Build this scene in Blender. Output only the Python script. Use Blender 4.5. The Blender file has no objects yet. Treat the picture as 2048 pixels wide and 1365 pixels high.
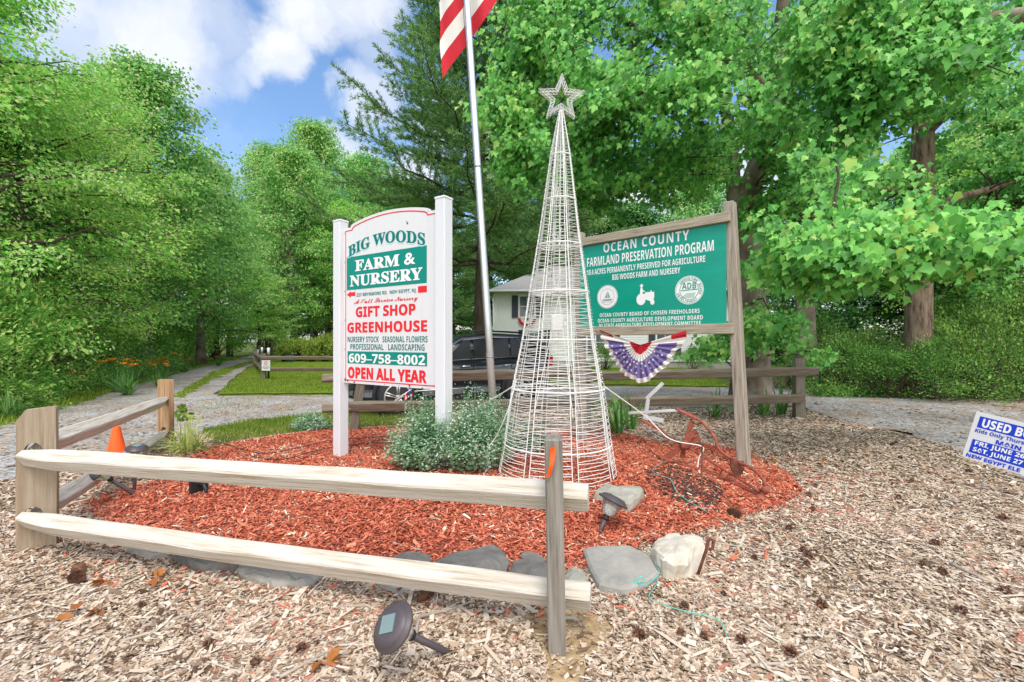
import bpy, math, random
import numpy as np
from math import radians as R, sin, cos, pi, atan2, sqrt
from mathutils import Vector as V, Matrix as M, noise as mnoise
from mathutils.geometry import delaunay_2d_cdt
random.seed(7)
rng = np.random.default_rng(7)
S = bpy.context.scene
C = S.collection

# ------------------------------------------------------------------ camera, sky, sun, exposure
F = 910.0
CAMZ = 1.3
cd = bpy.data.cameras.new('camera'); cd.sensor_width = 36.0; cd.lens = 36.0 * F / 2048.0
cd.clip_start = 0.05; cd.clip_end = 3000
co = bpy.data.objects.new('camera', cd); C.objects.link(co)
co.location = (0, 0, CAMZ); co.rotation_euler = (R(90), 0, 0)
S.camera = co
S.render.engine = 'CYCLES'
S.view_settings.view_transform = 'Standard'; S.view_settings.look = 'None'
S.view_settings.gamma = 1.0; S.view_settings.use_curve_mapping = False
S.view_settings.exposure = 0.28
S.cycles.max_bounces = 11; S.cycles.diffuse_bounces = 7; S.cycles.transmission_bounces = 6
S.cycles.transparent_max_bounces = 8
SUN_AZ, SUN_EL = R(172), R(60)           # clockwise from +Y
sd = bpy.data.lights.new('sun', 'SUN'); sd.energy = 1.85; sd.angle = R(15); sd.color = (1, .97, .93)
so = bpy.data.objects.new('sun', sd); C.objects.link(so)
sv = V((sin(SUN_AZ) * cos(SUN_EL), cos(SUN_AZ) * cos(SUN_EL), sin(SUN_EL)))
so.rotation_euler = (-sv).to_track_quat('-Z', 'Y').to_euler(); so.location = (-10, -14, 30)
W = bpy.data.worlds.new('World'); S.world = W; W.use_nodes = True
wn = W.node_tree; wl = wn.links; bg = wn.nodes['Background']
sky = wn.nodes.new('ShaderNodeTexSky'); sky.sky_type = 'NISHITA'; sky.sun_disc = False
sky.sun_elevation = SUN_EL; sky.sun_rotation = SUN_AZ; sky.dust_density = 1.2; sky.ozone_density = 1.6; sky.air_density = 1.0
bg.inputs[1].default_value = 0.14


def pxdir(px, py):
    return V(((px - 1024) / F, 1, (682 - py) / F)).normalized()


def wnode(t, **k):
    n = wn.nodes.new(t)
    for a, b in k.items(): setattr(n, a, b)
    return n


def wmath(op, a, b=None, clamp=False):
    n = wnode('ShaderNodeMath', operation=op, use_clamp=clamp)
    for i, v in enumerate((a, b)):
        if v is None: continue
        if isinstance(v, (int, float)): n.inputs[i].default_value = v
        else: wl.new(v, n.inputs[i])
    return n.outputs[0]


tc = wnode('ShaderNodeTexCoord')
dn = wnode('ShaderNodeTexNoise'); dn.inputs['Scale'].default_value = 5; dn.inputs['Detail'].default_value = 6; dn.inputs['Roughness'].default_value = .62
wl.new(tc.outputs['Generated'], dn.inputs['Vector'])
sub = wnode('ShaderNodeVectorMath', operation='SUBTRACT'); wl.new(dn.outputs['Color'], sub.inputs[0]); sub.inputs[1].default_value = (.5, .5, .5)
scl = wnode('ShaderNodeVectorMath', operation='SCALE'); wl.new(sub.outputs[0], scl.inputs[0]); scl.inputs[3].default_value = .2
addv = wnode('ShaderNodeVectorMath', operation='ADD'); wl.new(tc.outputs['Generated'], addv.inputs[0]); wl.new(scl.outputs[0], addv.inputs[1])
nrm = wnode('ShaderNodeVectorMath', operation='NORMALIZE'); wl.new(addv.outputs[0], nrm.inputs[0])
tot = None
for (px, py, rad, amp) in ((215, 40, 7.5, 1.), (330, 70, 7, .9), (120, 10, 6, .8), (425, 30, 5, .6), (640, 30, 5, 1.), (575, 90, 4.5, 1.), (530, 130, 3, .7),
                           (700, -20, 7, 1.), (470, 150, 3, .55), (740, 215, 3.5, .8), (690, 305, 3.2, .75), (815, 350, 4.5, 1.),
                           (760, 130, 3, .5), (1000, 300, 5, .9), (1230, 440, 6, 1.), (1400, 430, 7, 1.), (1500, 350, 7, .9), (60, 520, 10, .9), (250, 440, 6, .8), (860, 250, 4, .6)):
    d = wnode('ShaderNodeVectorMath', operation='DOT_PRODUCT'); wl.new(nrm.outputs[0], d.inputs[0]); d.inputs[1].default_value = pxdir(px, py)
    mr = wnode('ShaderNodeMapRange', interpolation_type='SMOOTHSTEP'); wl.new(d.outputs['Value'], mr.inputs[0])
    mr.inputs[1].default_value = cos(R(rad * 1.02)); mr.inputs[2].default_value = cos(R(rad * .15)); mr.inputs[3].default_value = 0; mr.inputs[4].default_value = amp
    tot = mr.outputs[0] if tot is None else wmath('MAXIMUM', tot, mr.outputs[0])
n2 = wnode('ShaderNodeTexNoise'); n2.inputs['Scale'].default_value = 3.2; n2.inputs['Detail'].default_value = 8; n2.inputs['Roughness'].default_value = .58
wl.new(nrm.outputs[0], n2.inputs['Vector'])
mr2 = wnode('ShaderNodeMapRange', interpolation_type='SMOOTHSTEP'); wl.new(n2.outputs['Fac'], mr2.inputs[0])
mr2.inputs[1].default_value = .5; mr2.inputs[2].default_value = .85; mr2.inputs[4].default_value = .6
cl = wmath('MAXIMUM', tot, mr2.outputs[0])
n3 = wnode('ShaderNodeTexNoise'); n3.inputs['Scale'].default_value = 9; n3.inputs['Detail'].default_value = 6; wl.new(nrm.outputs[0], n3.inputs['Vector'])
mod = wnode('ShaderNodeMapRange'); wl.new(n3.outputs['Fac'], mod.inputs[0]); mod.inputs[1].default_value = .3; mod.inputs[2].default_value = .62; mod.inputs[3].default_value = .55; mod.inputs[4].default_value = 1.
clf = wmath('MULTIPLY', cl, mod.outputs[0], True)
hs = wnode('ShaderNodeHueSaturation'); hs.inputs['Saturation'].default_value = 1.12; hs.inputs['Value'].default_value = 1.55; wl.new(sky.outputs[0], hs.inputs['Color'])
mx = wnode('ShaderNodeMix', data_type='RGBA'); wl.new(clf, mx.inputs[0]); wl.new(hs.outputs[0], mx.inputs[6]); mx.inputs[7].default_value = (6.0, 6.15, 6.5, 1)
# unseen bright glow added behind the viewer to fill the shade under trees
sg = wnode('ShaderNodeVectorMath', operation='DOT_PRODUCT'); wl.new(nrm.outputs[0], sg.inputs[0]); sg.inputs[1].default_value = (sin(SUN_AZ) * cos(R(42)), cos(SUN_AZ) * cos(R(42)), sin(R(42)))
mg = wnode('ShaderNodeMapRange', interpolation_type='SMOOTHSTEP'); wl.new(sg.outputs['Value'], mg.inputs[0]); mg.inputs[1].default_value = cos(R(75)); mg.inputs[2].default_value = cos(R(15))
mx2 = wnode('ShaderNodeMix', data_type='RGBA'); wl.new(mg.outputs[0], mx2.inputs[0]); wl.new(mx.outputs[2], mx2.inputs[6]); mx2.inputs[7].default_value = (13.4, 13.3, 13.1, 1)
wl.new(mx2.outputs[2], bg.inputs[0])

# ------------------------------------------------------------------ placing helpers


def sstep(a, b, x):
    t = min(1, max(0, (x - a) / (b - a))); return t * t * (3 - 2 * t)


def gz(x, y):
    d = sqrt(((x - .1) / 2.7) ** 2 + ((y - 4.1) / 1.75) ** 2)
    return .13 * sstep(1.05, .15, d) - .1 * sstep(5.5, 8.5, y)


def P(px, py, Y):
    return V(((px - 1024) / F * Y, Y, CAMZ - (py - 682) / F * Y))


def G(px, py):
    Y = 3
    for _ in range(14):
        X = (px - 1024) / F * Y
        Y = .5 * Y + .5 * (CAMZ - gz(X, Y)) * F / (py - 682)
    X = (px - 1024) / F * Y
    return V((X, Y, gz(X, Y)))


def onplane(px, py, P0, d):
    """ray through a photo point with the upright plane through P0 along d (xy): (u, z)"""
    rx = (px - 1024) / F
    # P0 + u d = Y*(rx,1)
    u = (P0[0] - rx * P0[1]) / (rx * d[1] - d[0])
    Y = P0[1] + u * d[1]
    return u, CAMZ - (py - 682) / F * Y


# ------------------------------------------------------------------ materials
def node_mat(name):
    m = bpy.data.materials.new(name); m.use_nodes = True
    return m, m.node_tree.nodes, m.node_tree.links, m.node_tree.nodes['Principled BSDF']


def ramp_of(n, stops, interp='LINEAR'):
    r = n.new('ShaderNodeValToRGB'); r.color_ramp.interpolation = interp
    e = r.color_ramp.elements
    while len(e) < len(stops): e.new(.5)
    for i, (p, c) in enumerate(stops):
        e[i].position = p; e[i].color = (*c, 1)
    return r


def mat(name, col, rough=.7, metal=0, spec=.3, var=.12, scale=6, bump=0, bscale=40, stretch=(1, 1, 1), ramp=None, detail=6, coat=0, trans=0, ior=1.45):
    m, n, l, b = node_mat(name)
    b.inputs['Roughness'].default_value = rough; b.inputs['Metallic'].default_value = metal
    b.inputs['Specular IOR Level'].default_value = spec
    b.inputs['Coat Weight'].default_value = coat
    b.inputs['Transmission Weight'].default_value = trans; b.inputs['IOR'].default_value = ior
    t = n.new('ShaderNodeTexCoord'); mp = n.new('ShaderNodeMapping'); l.new(t.outputs['Object'], mp.inputs[0]); mp.inputs['Scale'].default_value = stretch
    nz = n.new('ShaderNodeTexNoise'); nz.inputs['Scale'].default_value = scale; nz.inputs['Detail'].default_value = detail; nz.inputs['Roughness'].default_value = .65
    l.new(mp.outputs[0], nz.inputs['Vector'])
    if ramp is None:
        c = np.array(col)
        ramp = [(.3, tuple(c * (1 - var))), (.7, tuple(np.minimum(c * (1 + var), .95)))]
    rp = ramp_of(n, ramp); l.new(nz.outputs['Fac'], rp.inputs[0]); l.new(rp.outputs[0], b.inputs['Base Color'])
    if bump:
        nb = n.new('ShaderNodeTexNoise'); nb.inputs['Scale'].default_value = bscale; nb.inputs['Detail'].default_value = 5
        l.new(mp.outputs[0], nb.inputs['Vector'])
        bp = n.new('ShaderNodeBump'); bp.inputs['Strength'].default_value = bump; bp.inputs['Distance'].default_value = .01
        l.new(nb.outputs['Fac'], bp.inputs['Height']); l.new(bp.outputs[0], b.inputs['Normal'])
    return m


def rnd_mat(name, stops, rough=.75, transl=0, spec=.25, interp='LINEAR', hue=0, clump=0, cscale=.6):
    """colour of each leaf / chip from its own random number; optionally lighter and darker clumps and a tint per object"""
    m, n, l, b = node_mat(name)
    b.inputs['Roughness'].default_value = rough; b.inputs['Specular IOR Level'].default_value = spec
    a = n.new('ShaderNodeAttribute'); a.attribute_name = 'rnd'
    fac = a.outputs['Fac']
    if clump:
        t = n.new('ShaderNodeTexCoord'); nz = n.new('ShaderNodeTexNoise'); nz.inputs['Scale'].default_value = cscale; nz.inputs['Detail'].default_value = 3
        l.new(t.outputs['Object'], nz.inputs['Vector'])
        mr = n.new('ShaderNodeMapRange'); l.new(nz.outputs['Fac'], mr.inputs[0]); mr.inputs[1].default_value = .3; mr.inputs[2].default_value = .7; mr.inputs[3].default_value = -clump; mr.inputs[4].default_value = clump
        ad = n.new('ShaderNodeMath'); ad.operation = 'ADD'; ad.use_clamp = True; l.new(fac, ad.inputs[0]); l.new(mr.outputs[0], ad.inputs[1]); fac = ad.outputs[0]
    rp = ramp_of(n, stops, interp); l.new(fac, rp.inputs[0]); col = rp.outputs[0]
    if hue:
        oi = n.new('ShaderNodeObjectInfo'); mr = n.new('ShaderNodeMapRange'); l.new(oi.outputs['Random'], mr.inputs[0]); mr.inputs[3].default_value = .5 - hue; mr.inputs[4].default_value = .5 + hue
        h = n.new('ShaderNodeHueSaturation'); l.new(mr.outputs[0], h.inputs['Hue']); l.new(col, h.inputs['Color']); col = h.outputs[0]
    l.new(col, b.inputs['Base Color'])
    if transl:
        tr = n.new('ShaderNodeBsdfTranslucent'); l.new(col, tr.inputs[0])
        ms = n.new('ShaderNodeMixShader'); ms.inputs[0].default_value = transl
        l.new(b.outputs[0], ms.inputs[1]); l.new(tr.outputs[0], ms.inputs[2]); l.new(ms.outputs[0], n['Material Output'].inputs[0])
    return m


def wood(name, stops, axis=2, scale=9, bump=.35):
    st = [14, 14, 14]; st[axis] = .8
    return mat(name, None, rough=.85, spec=.15, ramp=stops, scale=scale * .35, stretch=tuple(st), bump=bump, bscale=6, detail=8)


MT = {}
MT['white_vinyl'] = mat('white_vinyl', None, .35, ramp=[(.22, (.60, .60, .60)), (.42, (.69, .70, .73)), (.8, (.715, .725, .76))], scale=3, stretch=(5, 5, .7))
MT['sign_white'] = mat('sign_white', None, .4, ramp=[(.2, (.60, .59, .57)), (.42, (.69, .69, .70)), (.8, (.715, .715, .735))], scale=3, stretch=(5, 1, .8))
MT['sign_green'] = mat('sign_green', (.0, .24, .19), .4, var=.06, scale=5)
MT['letter_green'] = mat('letter_green', (.0, .17, .15), .5, var=.05)
MT['letter_teal'] = mat('letter_teal', (.5, .78, .78), .5, var=.04)
MT['letter_red'] = mat('letter_red', (.74, .02, .03), .5, var=.06)
MT['letter_white'] = mat('letter_white', (.82, .83, .82), .5, var=.03)
MT['letter_grey'] = mat('letter_grey', (.30, .36, .36), .5, var=.08)
MT['rust_spot'] = mat('rust_spot', (.08, .03, .03), .8, var=.3)
MT['road_green'] = mat('road_green', (.0, .30, .205), .3, var=.09, scale=2, spec=.55, bump=.35, bscale=2.2, stretch=(1, 1, 5))
MT['blue_ink'] = mat('blue_ink', (.01, .05, .55), .5, var=.04)
MT['wood_grey'] = wood('weathered_grey_wood', [(.28, (.14, .115, .09)), (.48, (.33, .285, .23)), (.75, (.47, .425, .37))])
MT['wood_sawn'] = wood('sawn_grey_post', [(.3, (.11, .095, .08)), (.48, (.23, .205, .175)), (.75, (.34, .31, .28))], bump=.6)
MT['wood_greyx'] = wood('weathered_grey_rail', [(.25, (.09, .07, .05)), (.5, (.19, .155, .115)), (.75, (.30, .26, .20))], axis=0)
MT['wood_rearpost'] = wood('weathered_rear_post', [(.25, (.09, .075, .055)), (.5, (.18, .155, .12)), (.75, (.28, .25, .20))])
MT['wood_frame'] = wood('weathered_sign_frame', [(.25, (.15, .12, .085)), (.5, (.36, .31, .235)), (.75, (.52, .46, .37))], axis=0)
MT['wood_rail'] = wood('pale_split_rail', [(.27, (.29, .21, .135)), (.37, (.46, .385, .295)), (.47, (.56, .505, .43)), (.7, (.655, .62, .56))], axis=0, bump=.7)
MT['wood_post'] = wood('pale_split_post', [(.25, (0.224, 0.159, 0.105)), (.5, (0.351, 0.275, 0.195)), (.75, (0.426, 0.354, 0.272))], bump=.3)
MT['wood_brown'] = wood('brown_split_post', [(.25, (.13, .06, .03)), (.5, (.40, .24, .13)), (.75, (.52, .36, .22))], bump=.3)
MT['bark_grey'] = mat('maple_bark', None, .9, spec=.1, ramp=[(.3, (0.078, 0.0585, 0.0455)), (.5, (0.247, 0.195, 0.156)), (.72, (0.494, 0.429, 0.364))], scale=2.2, stretch=(0.75, 0.75, 0.585), bump=.9, bscale=9)
MT['bark_ridged'] = mat('ridged_bark', None, .9, spec=.1, ramp=[(.32, (.05, .035, .026)), (.5, (.20, .145, .105)), (.7, (.34, .26, .2))], scale=3.5, stretch=(3.4, 3.4, .6), bump=1.0, bscale=7)
MT['bark_dark'] = mat('dark_bark', None, .9, spec=.1, ramp=[(.3, (.04, .03, .022)), (.7, (.13, .10, .075))], scale=4, stretch=(2, 2, .5), bump=.6)
MT['twig'] = mat('dry_twig', (.40, .34, .28), .85, var=.3, scale=12)
MT['white_wire'] = mat('white_wire', (.74, .74, .71), .45, var=.06, scale=10)
MT['steel'] = mat('brushed_pole', (.72, .73, .75), .38, metal=.75, var=.06, scale=5)
MT['zinc'] = mat('zinc_sleeve', (.30, .31, .33), .5, metal=.6, var=.1)
MT['rope'] = mat('white_rope', (.74, .74, .72), .8, var=.06)
MT['dark_rope'] = mat('dark_rope', (.05, .05, .05), .8)
MT['teal_string'] = mat('teal_string', (.10, .50, .42), .7)
MT['rust'] = mat('red_rust_paint', None, .75, spec=.3, ramp=[(.3, (.13, .035, .022)), (.55, (.32, .085, .055)), (.8, (.42, .15, .10))], scale=14, bump=.3)
MT['iron'] = mat('rusty_iron', None, .8, spec=.3, ramp=[(.3, (.06, .025, .018)), (.7, (.22, .075, .045))], scale=20, bump=.3)
MT['stone_dark'] = mat('slate_dark', None, .8, ramp=[(.3, (0.1, 0.095, 0.0903)), (.6, (0.19, 0.18, 0.163)), (.85, (0.3, 0.257, 0.198))], scale=5, bump=.5, bscale=18)
MT['stone_grey'] = mat('slate_grey', None, .8, ramp=[(.3, (0.246, 0.236, 0.211)), (.7, (0.37, 0.347, 0.307))], scale=7, bump=.4, bscale=25)
MT['stone_pale'] = mat('pale_fieldstone', None, .85, ramp=[(.28, (0.378, 0.333, 0.27)), (.5, (0.558, 0.504, 0.414)), (.75, (0.684, 0.648, 0.576))], scale=6, bump=.7, bscale=14)
MT['stone_olive'] = mat('olive_stone', None, .85, ramp=[(.3, (.25, .24, .19)), (.7, (.42, .40, .34))], scale=5, bump=.4, bscale=20)
MT['orange_cone'] = mat('orange_cone', (.86, .12, .02), .5, var=.05)
MT['orange_tape'] = mat('orange_tape', (.9, .11, .015), .4, var=.05)
MT['lamp_brown'] = mat('lamp_brown', (.075, .06, .065), .42, var=.08, spec=.5)
MT['lamp_black'] = mat('lamp_black', (.02, .02, .022), .45, spec=.5)
MT['solar'] = mat('solar_cell', (.18, .24, .23), .2, var=.1, spec=.6)
MT['lamp_lens'] = mat('lamp_lens', (.85, .85, .82), .08, trans=.75, var=.02)
MT['car_paint'] = mat('black_car_paint', (.012, .013, .022), .12, var=.05, spec=.6, coat=1)
MT['car_trim'] = mat('car_trim', (.02, .02, .022), .5)
MT['chrome'] = mat('chrome', (.75, .75, .77), .15, metal=1, var=.02)
MT['rim'] = mat('alloy_rim', (.55, .53, .50), .3, metal=.6, var=.05)
MT['tyre'] = mat('tyre_rubber', (.035, .035, .037), .8)
MT['dark_glass'] = mat('dark_glass', (.01, .012, .014), .1, spec=.35, var=.05)
MT['tail_red'] = mat('tail_red', (.5, .01, .015), .15, spec=.6)
MT['house_siding'] = mat('house_siding', (0.74, 0.75, 0.75), .6, var=.03)
MT['house_trim'] = mat('house_trim', (.78, .78, .76), .5, var=.03)
MT['roof_shingle'] = mat('roof_shingle', (.27, .26, .25), .9, var=.18, scale=30)
MT['shutter'] = mat('dark_shutter', (.05, .055, .075), .5)
MT['window_glass'] = mat('window_glass', (.10, .12, .14), .08, spec=.7)
MT['foundation'] = mat('foundation', (.35, .34, .32), .9)
MT['red_cloth'] = mat('red_cloth', (.55, .02, .035), .8, var=.08)
MT['white_cloth'] = mat('white_cloth', (.74, .71, .67), .8, var=.05)
MT['purple_cloth'] = mat('purple_cloth', (.20, .155, .38), .8, var=.2, scale=14)
MT['navy_cloth'] = mat('navy_cloth', (.03, .04, .16), .8)
MT['pot_black'] = mat('black_pot', (.02, .02, .02), .5)
MT['bucket_blue'] = mat('blue_bucket', (.02, .13, .5), .5)
MT['white_wood'] = mat('white_painted_wood', (.72, .73, .74), .6, var=.08, scale=8)
MT['galv'] = mat('galvanised_wire', (.45, .46, .48), .4, metal=.7)
MT['stake_green'] = mat('green_stake', (.05, .09, .07), .6)

# foliage
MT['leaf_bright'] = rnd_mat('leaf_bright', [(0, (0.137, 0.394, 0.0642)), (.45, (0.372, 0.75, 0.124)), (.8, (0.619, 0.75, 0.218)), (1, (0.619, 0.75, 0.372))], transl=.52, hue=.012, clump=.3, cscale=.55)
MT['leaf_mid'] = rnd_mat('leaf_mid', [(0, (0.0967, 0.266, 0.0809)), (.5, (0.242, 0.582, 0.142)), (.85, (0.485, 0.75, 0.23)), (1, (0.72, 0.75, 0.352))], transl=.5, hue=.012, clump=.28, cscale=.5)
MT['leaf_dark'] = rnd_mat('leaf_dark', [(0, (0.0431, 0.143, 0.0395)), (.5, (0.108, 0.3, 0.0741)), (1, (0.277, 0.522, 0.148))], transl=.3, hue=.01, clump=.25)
MT['leaf_maple'] = rnd_mat('leaf_maple', [(0, (0.069, 0.254, 0.0493)), (.5, (0.173, 0.527, 0.0968)), (.85, (0.322, 0.72, 0.149)), (.985, (0.476, 0.72, 0.214)), (1, (.44, .66, .14))], rough=.5, transl=.38, spec=.4, clump=.2, cscale=.9)
MT['leaf_under'] = rnd_mat('leaf_under', [(0, (0.0778, 0.22, 0.0374)), (.5, (0.213, 0.517, 0.0842)), (1, (0.622, 0.72, 0.205))], transl=.35, hue=.012, clump=.25, cscale=1.2)
MT['leaf_light'] = rnd_mat('leaf_light', [(0, (0.0911, 0.261, 0.0488)), (.5, (0.274, 0.578, 0.0975)), (1, (0.656, 0.72, 0.234))], transl=.4, hue=.012, clump=.25, cscale=1.2)
MT['leaf_shrub'] = rnd_mat('leaf_shrub', [(0, (0.0536, 0.158, 0.0334)), (.5, (0.135, 0.319, 0.0627)), (1, (0.35, 0.549, 0.114))], transl=.3, hue=.01, clump=.3, cscale=1.4)
MT['leaf_catmint'] = rnd_mat('leaf_catmint', [(0, (0.103, 0.248, 0.123)), (.5, (0.307, 0.513, 0.287)), (.85, (0.616, 0.75, 0.512)), (1, (0.75, 0.75, 0.75))], transl=.3, clump=.2, cscale=4)
MT['leaf_yellow'] = rnd_mat('leaf_yellow', [(0, (.10, .20, .02)), (.5, (.28, .40, .05)), (1, (.52, .58, .14))], transl=.35, clump=.15, cscale=2)
MT['leaf_varieg'] = rnd_mat('leaf_varieg', [(0, (.14, .26, .04)), (.4, (.42, .48, .10)), (1, (.72, .70, .38))], transl=.3)
MT['leaf_iris'] = rnd_mat('leaf_iris', [(0, (0.056, 0.182, 0.042)), (.6, (0.154, 0.35, 0.084)), (1, (0.35, 0.532, 0.168))], transl=.3)
MT['needle'] = rnd_mat('needle', [(0, (0.0615, 0.175, 0.0637)), (.5, (0.169, 0.381, 0.114)), (1, (0.444, 0.645, 0.205))], transl=.2, clump=.2, cscale=.8)
MT['grass'] = rnd_mat('grass', [(0, (0.0949, 0.197, 0.0215)), (.5, (0.206, 0.34, 0.0358)), (1, (0.428, 0.47, 0.0894))], transl=.3, clump=.25, cscale=1.5)
MT['petal'] = rnd_mat('petal', [(0, (0.825, 0.192, 0.018)), (1, (0.95, 0.4, 0.036))], transl=.3)
MT['chips'] = rnd_mat('chips', [(0, (0.0875, 0.0553, 0.0374)), (.1, (0.172, 0.105, 0.0706)), (.25, (0.337, 0.228, 0.15)), (.42, (0.474, 0.345, 0.238)), (.58, (0.545, 0.426, 0.312)), (.75, (0.586, 0.489, 0.388)), (.95, (0.676, 0.578, 0.473)), (.985, (0.719, 0.622, 0.516)), (.99, (0.4, 0.15, 0.104)), (1, (0.44, 0.173, 0.118))], rough=.9, spec=.1, clump=.16, cscale=1.3)
MT['mulch'] = rnd_mat('mulch', [(0, (0.173, 0.0489, 0.0332)), (.25, (0.439, 0.106, 0.0619)), (.65, (0.649, 0.171, 0.0946)), (.94, (0.75, 0.29, 0.173)), (.96, (0.638, 0.523, 0.336)), (1, (0.75, 0.713, 0.558))], rough=.9, spec=.1, clump=.12, cscale=1.6)
MT['soil_bits'] = rnd_mat('soil_bits', [(0, (.045, .033, .028)), (.7, (.13, .09, .07)), (1, (.3, .11, .07))], rough=.95, spec=.05)
MT['dead_leaf'] = rnd_mat('dead_leaf', [(0, (0.281, 0.095, 0.025)), (1, (0.527, 0.228, 0.07))], rough=.8, transl=.2)
MT['cone_brown'] = rnd_mat('cone_brown', [(0, (.09, .048, .034)), (1, (.27, .14, .09))], rough=.9, spec=.1)
# ground sheets
MT['forest_floor'] = mat('forest_floor', None, .95, spec=.05, ramp=[(.3, (.05, .075, .02)), (.5, (.10, .14, .03)), (.7, (.17, .15, .07))], scale=3, bump=.6, bscale=20)
MT['chip_ground'] = mat('chip_ground', None, .95, spec=.05, ramp=[(.3, (0.0872, 0.0487, 0.0314)), (.45, (0.215, 0.134, 0.0824)), (.6, (0.396, 0.275, 0.179)), (.75, (0.589, 0.473, 0.37))], scale=38, bump=.8, bscale=55)
MT['mulch_ground'] = mat('mulch_ground', None, .95, spec=.05, ramp=[(.3, (0.179, 0.0497, 0.0301)), (.5, (0.42, 0.109, 0.0587)), (.75, (0.578, 0.182, 0.0977))], scale=45, bump=.8, bscale=60)
MT['lawn'] = mat('lawn', None, .95, spec=.05, ramp=[(.3, (0.0935, 0.153, 0.0144)), (.55, (0.165, 0.225, 0.024)), (.75, (0.242, 0.279, 0.042))], scale=2.2, bump=.5, bscale=60)
MT['soil'] = mat('black_soil', None, .95, spec=.05, ramp=[(.3, (.05, .035, .03)), (.7, (.14, .09, .075))], scale=25, bump=.8, bscale=50)
MT['sand'] = mat('sandy_soil', None, .95, spec=.05, ramp=[(.3, (.26, .16, .08)), (.6, (.48, .35, .2)), (.8, (.60, .46, .29))], scale=12, bump=.8, bscale=50)


def gravel_mat():
    m, n, l, b = node_mat('gravel')
    b.inputs['Roughness'].default_value = .95; b.inputs['Specular IOR Level'].default_value = .1
    t = n.new('ShaderNodeTexCoord')
    v = n.new('ShaderNodeTexVoronoi'); v.inputs['Scale'].default_value = 38; l.new(t.outputs['Object'], v.inputs['Vector'])
    bw = n.new('ShaderNodeRGBToBW'); l.new(v.outputs['Color'], bw.inputs[0])
    rp = ramp_of(n, [(.1, (.15, .14, .135)), (.45, (.34, .33, .32)), (.8, (.52, .51, .50))]); l.new(bw.outputs[0], rp.inputs[0])
    z = n.new('ShaderNodeTexNoise'); z.inputs['Scale'].default_value = 1.1; z.inputs['Detail'].default_value = 7; z.inputs['Roughness'].default_value = .7; l.new(t.outputs['Object'], z.inputs['Vector'])
    r2 = ramp_of(n, [(.42, (0, 0, 0)), (.64, (1, 1, 1))]); l.new(z.outputs['Fac'], r2.inputs[0])
    mx = n.new('ShaderNodeMix'); mx.data_type = 'RGBA'; l.new(r2.outputs[0], mx.inputs[0]); l.new(rp.outputs[0], mx.inputs[6])
    nz = n.new('ShaderNodeTexNoise'); nz.inputs['Scale'].default_value = 30; l.new(t.outputs['Object'], nz.inputs['Vector'])
    r3 = ramp_of(n, [(.35, (.17, .125, .09)), (.65, (.42, .34, .26))]); l.new(nz.outputs['Fac'], r3.inputs[0]); l.new(r3.outputs[0], mx.inputs[7])
    l.new(mx.outputs[2], b.inputs['Base Color'])
    bp = n.new('ShaderNodeBump'); bp.inputs['Strength'].default_value = .7; bp.inputs['Distance'].default_value = .012; bp.invert = True
    l.new(v.outputs['Distance'], bp.inputs['Height']); l.new(bp.outputs[0], b.inputs['Normal'])
    return m


MT['gravel'] = gravel_mat()


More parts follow.
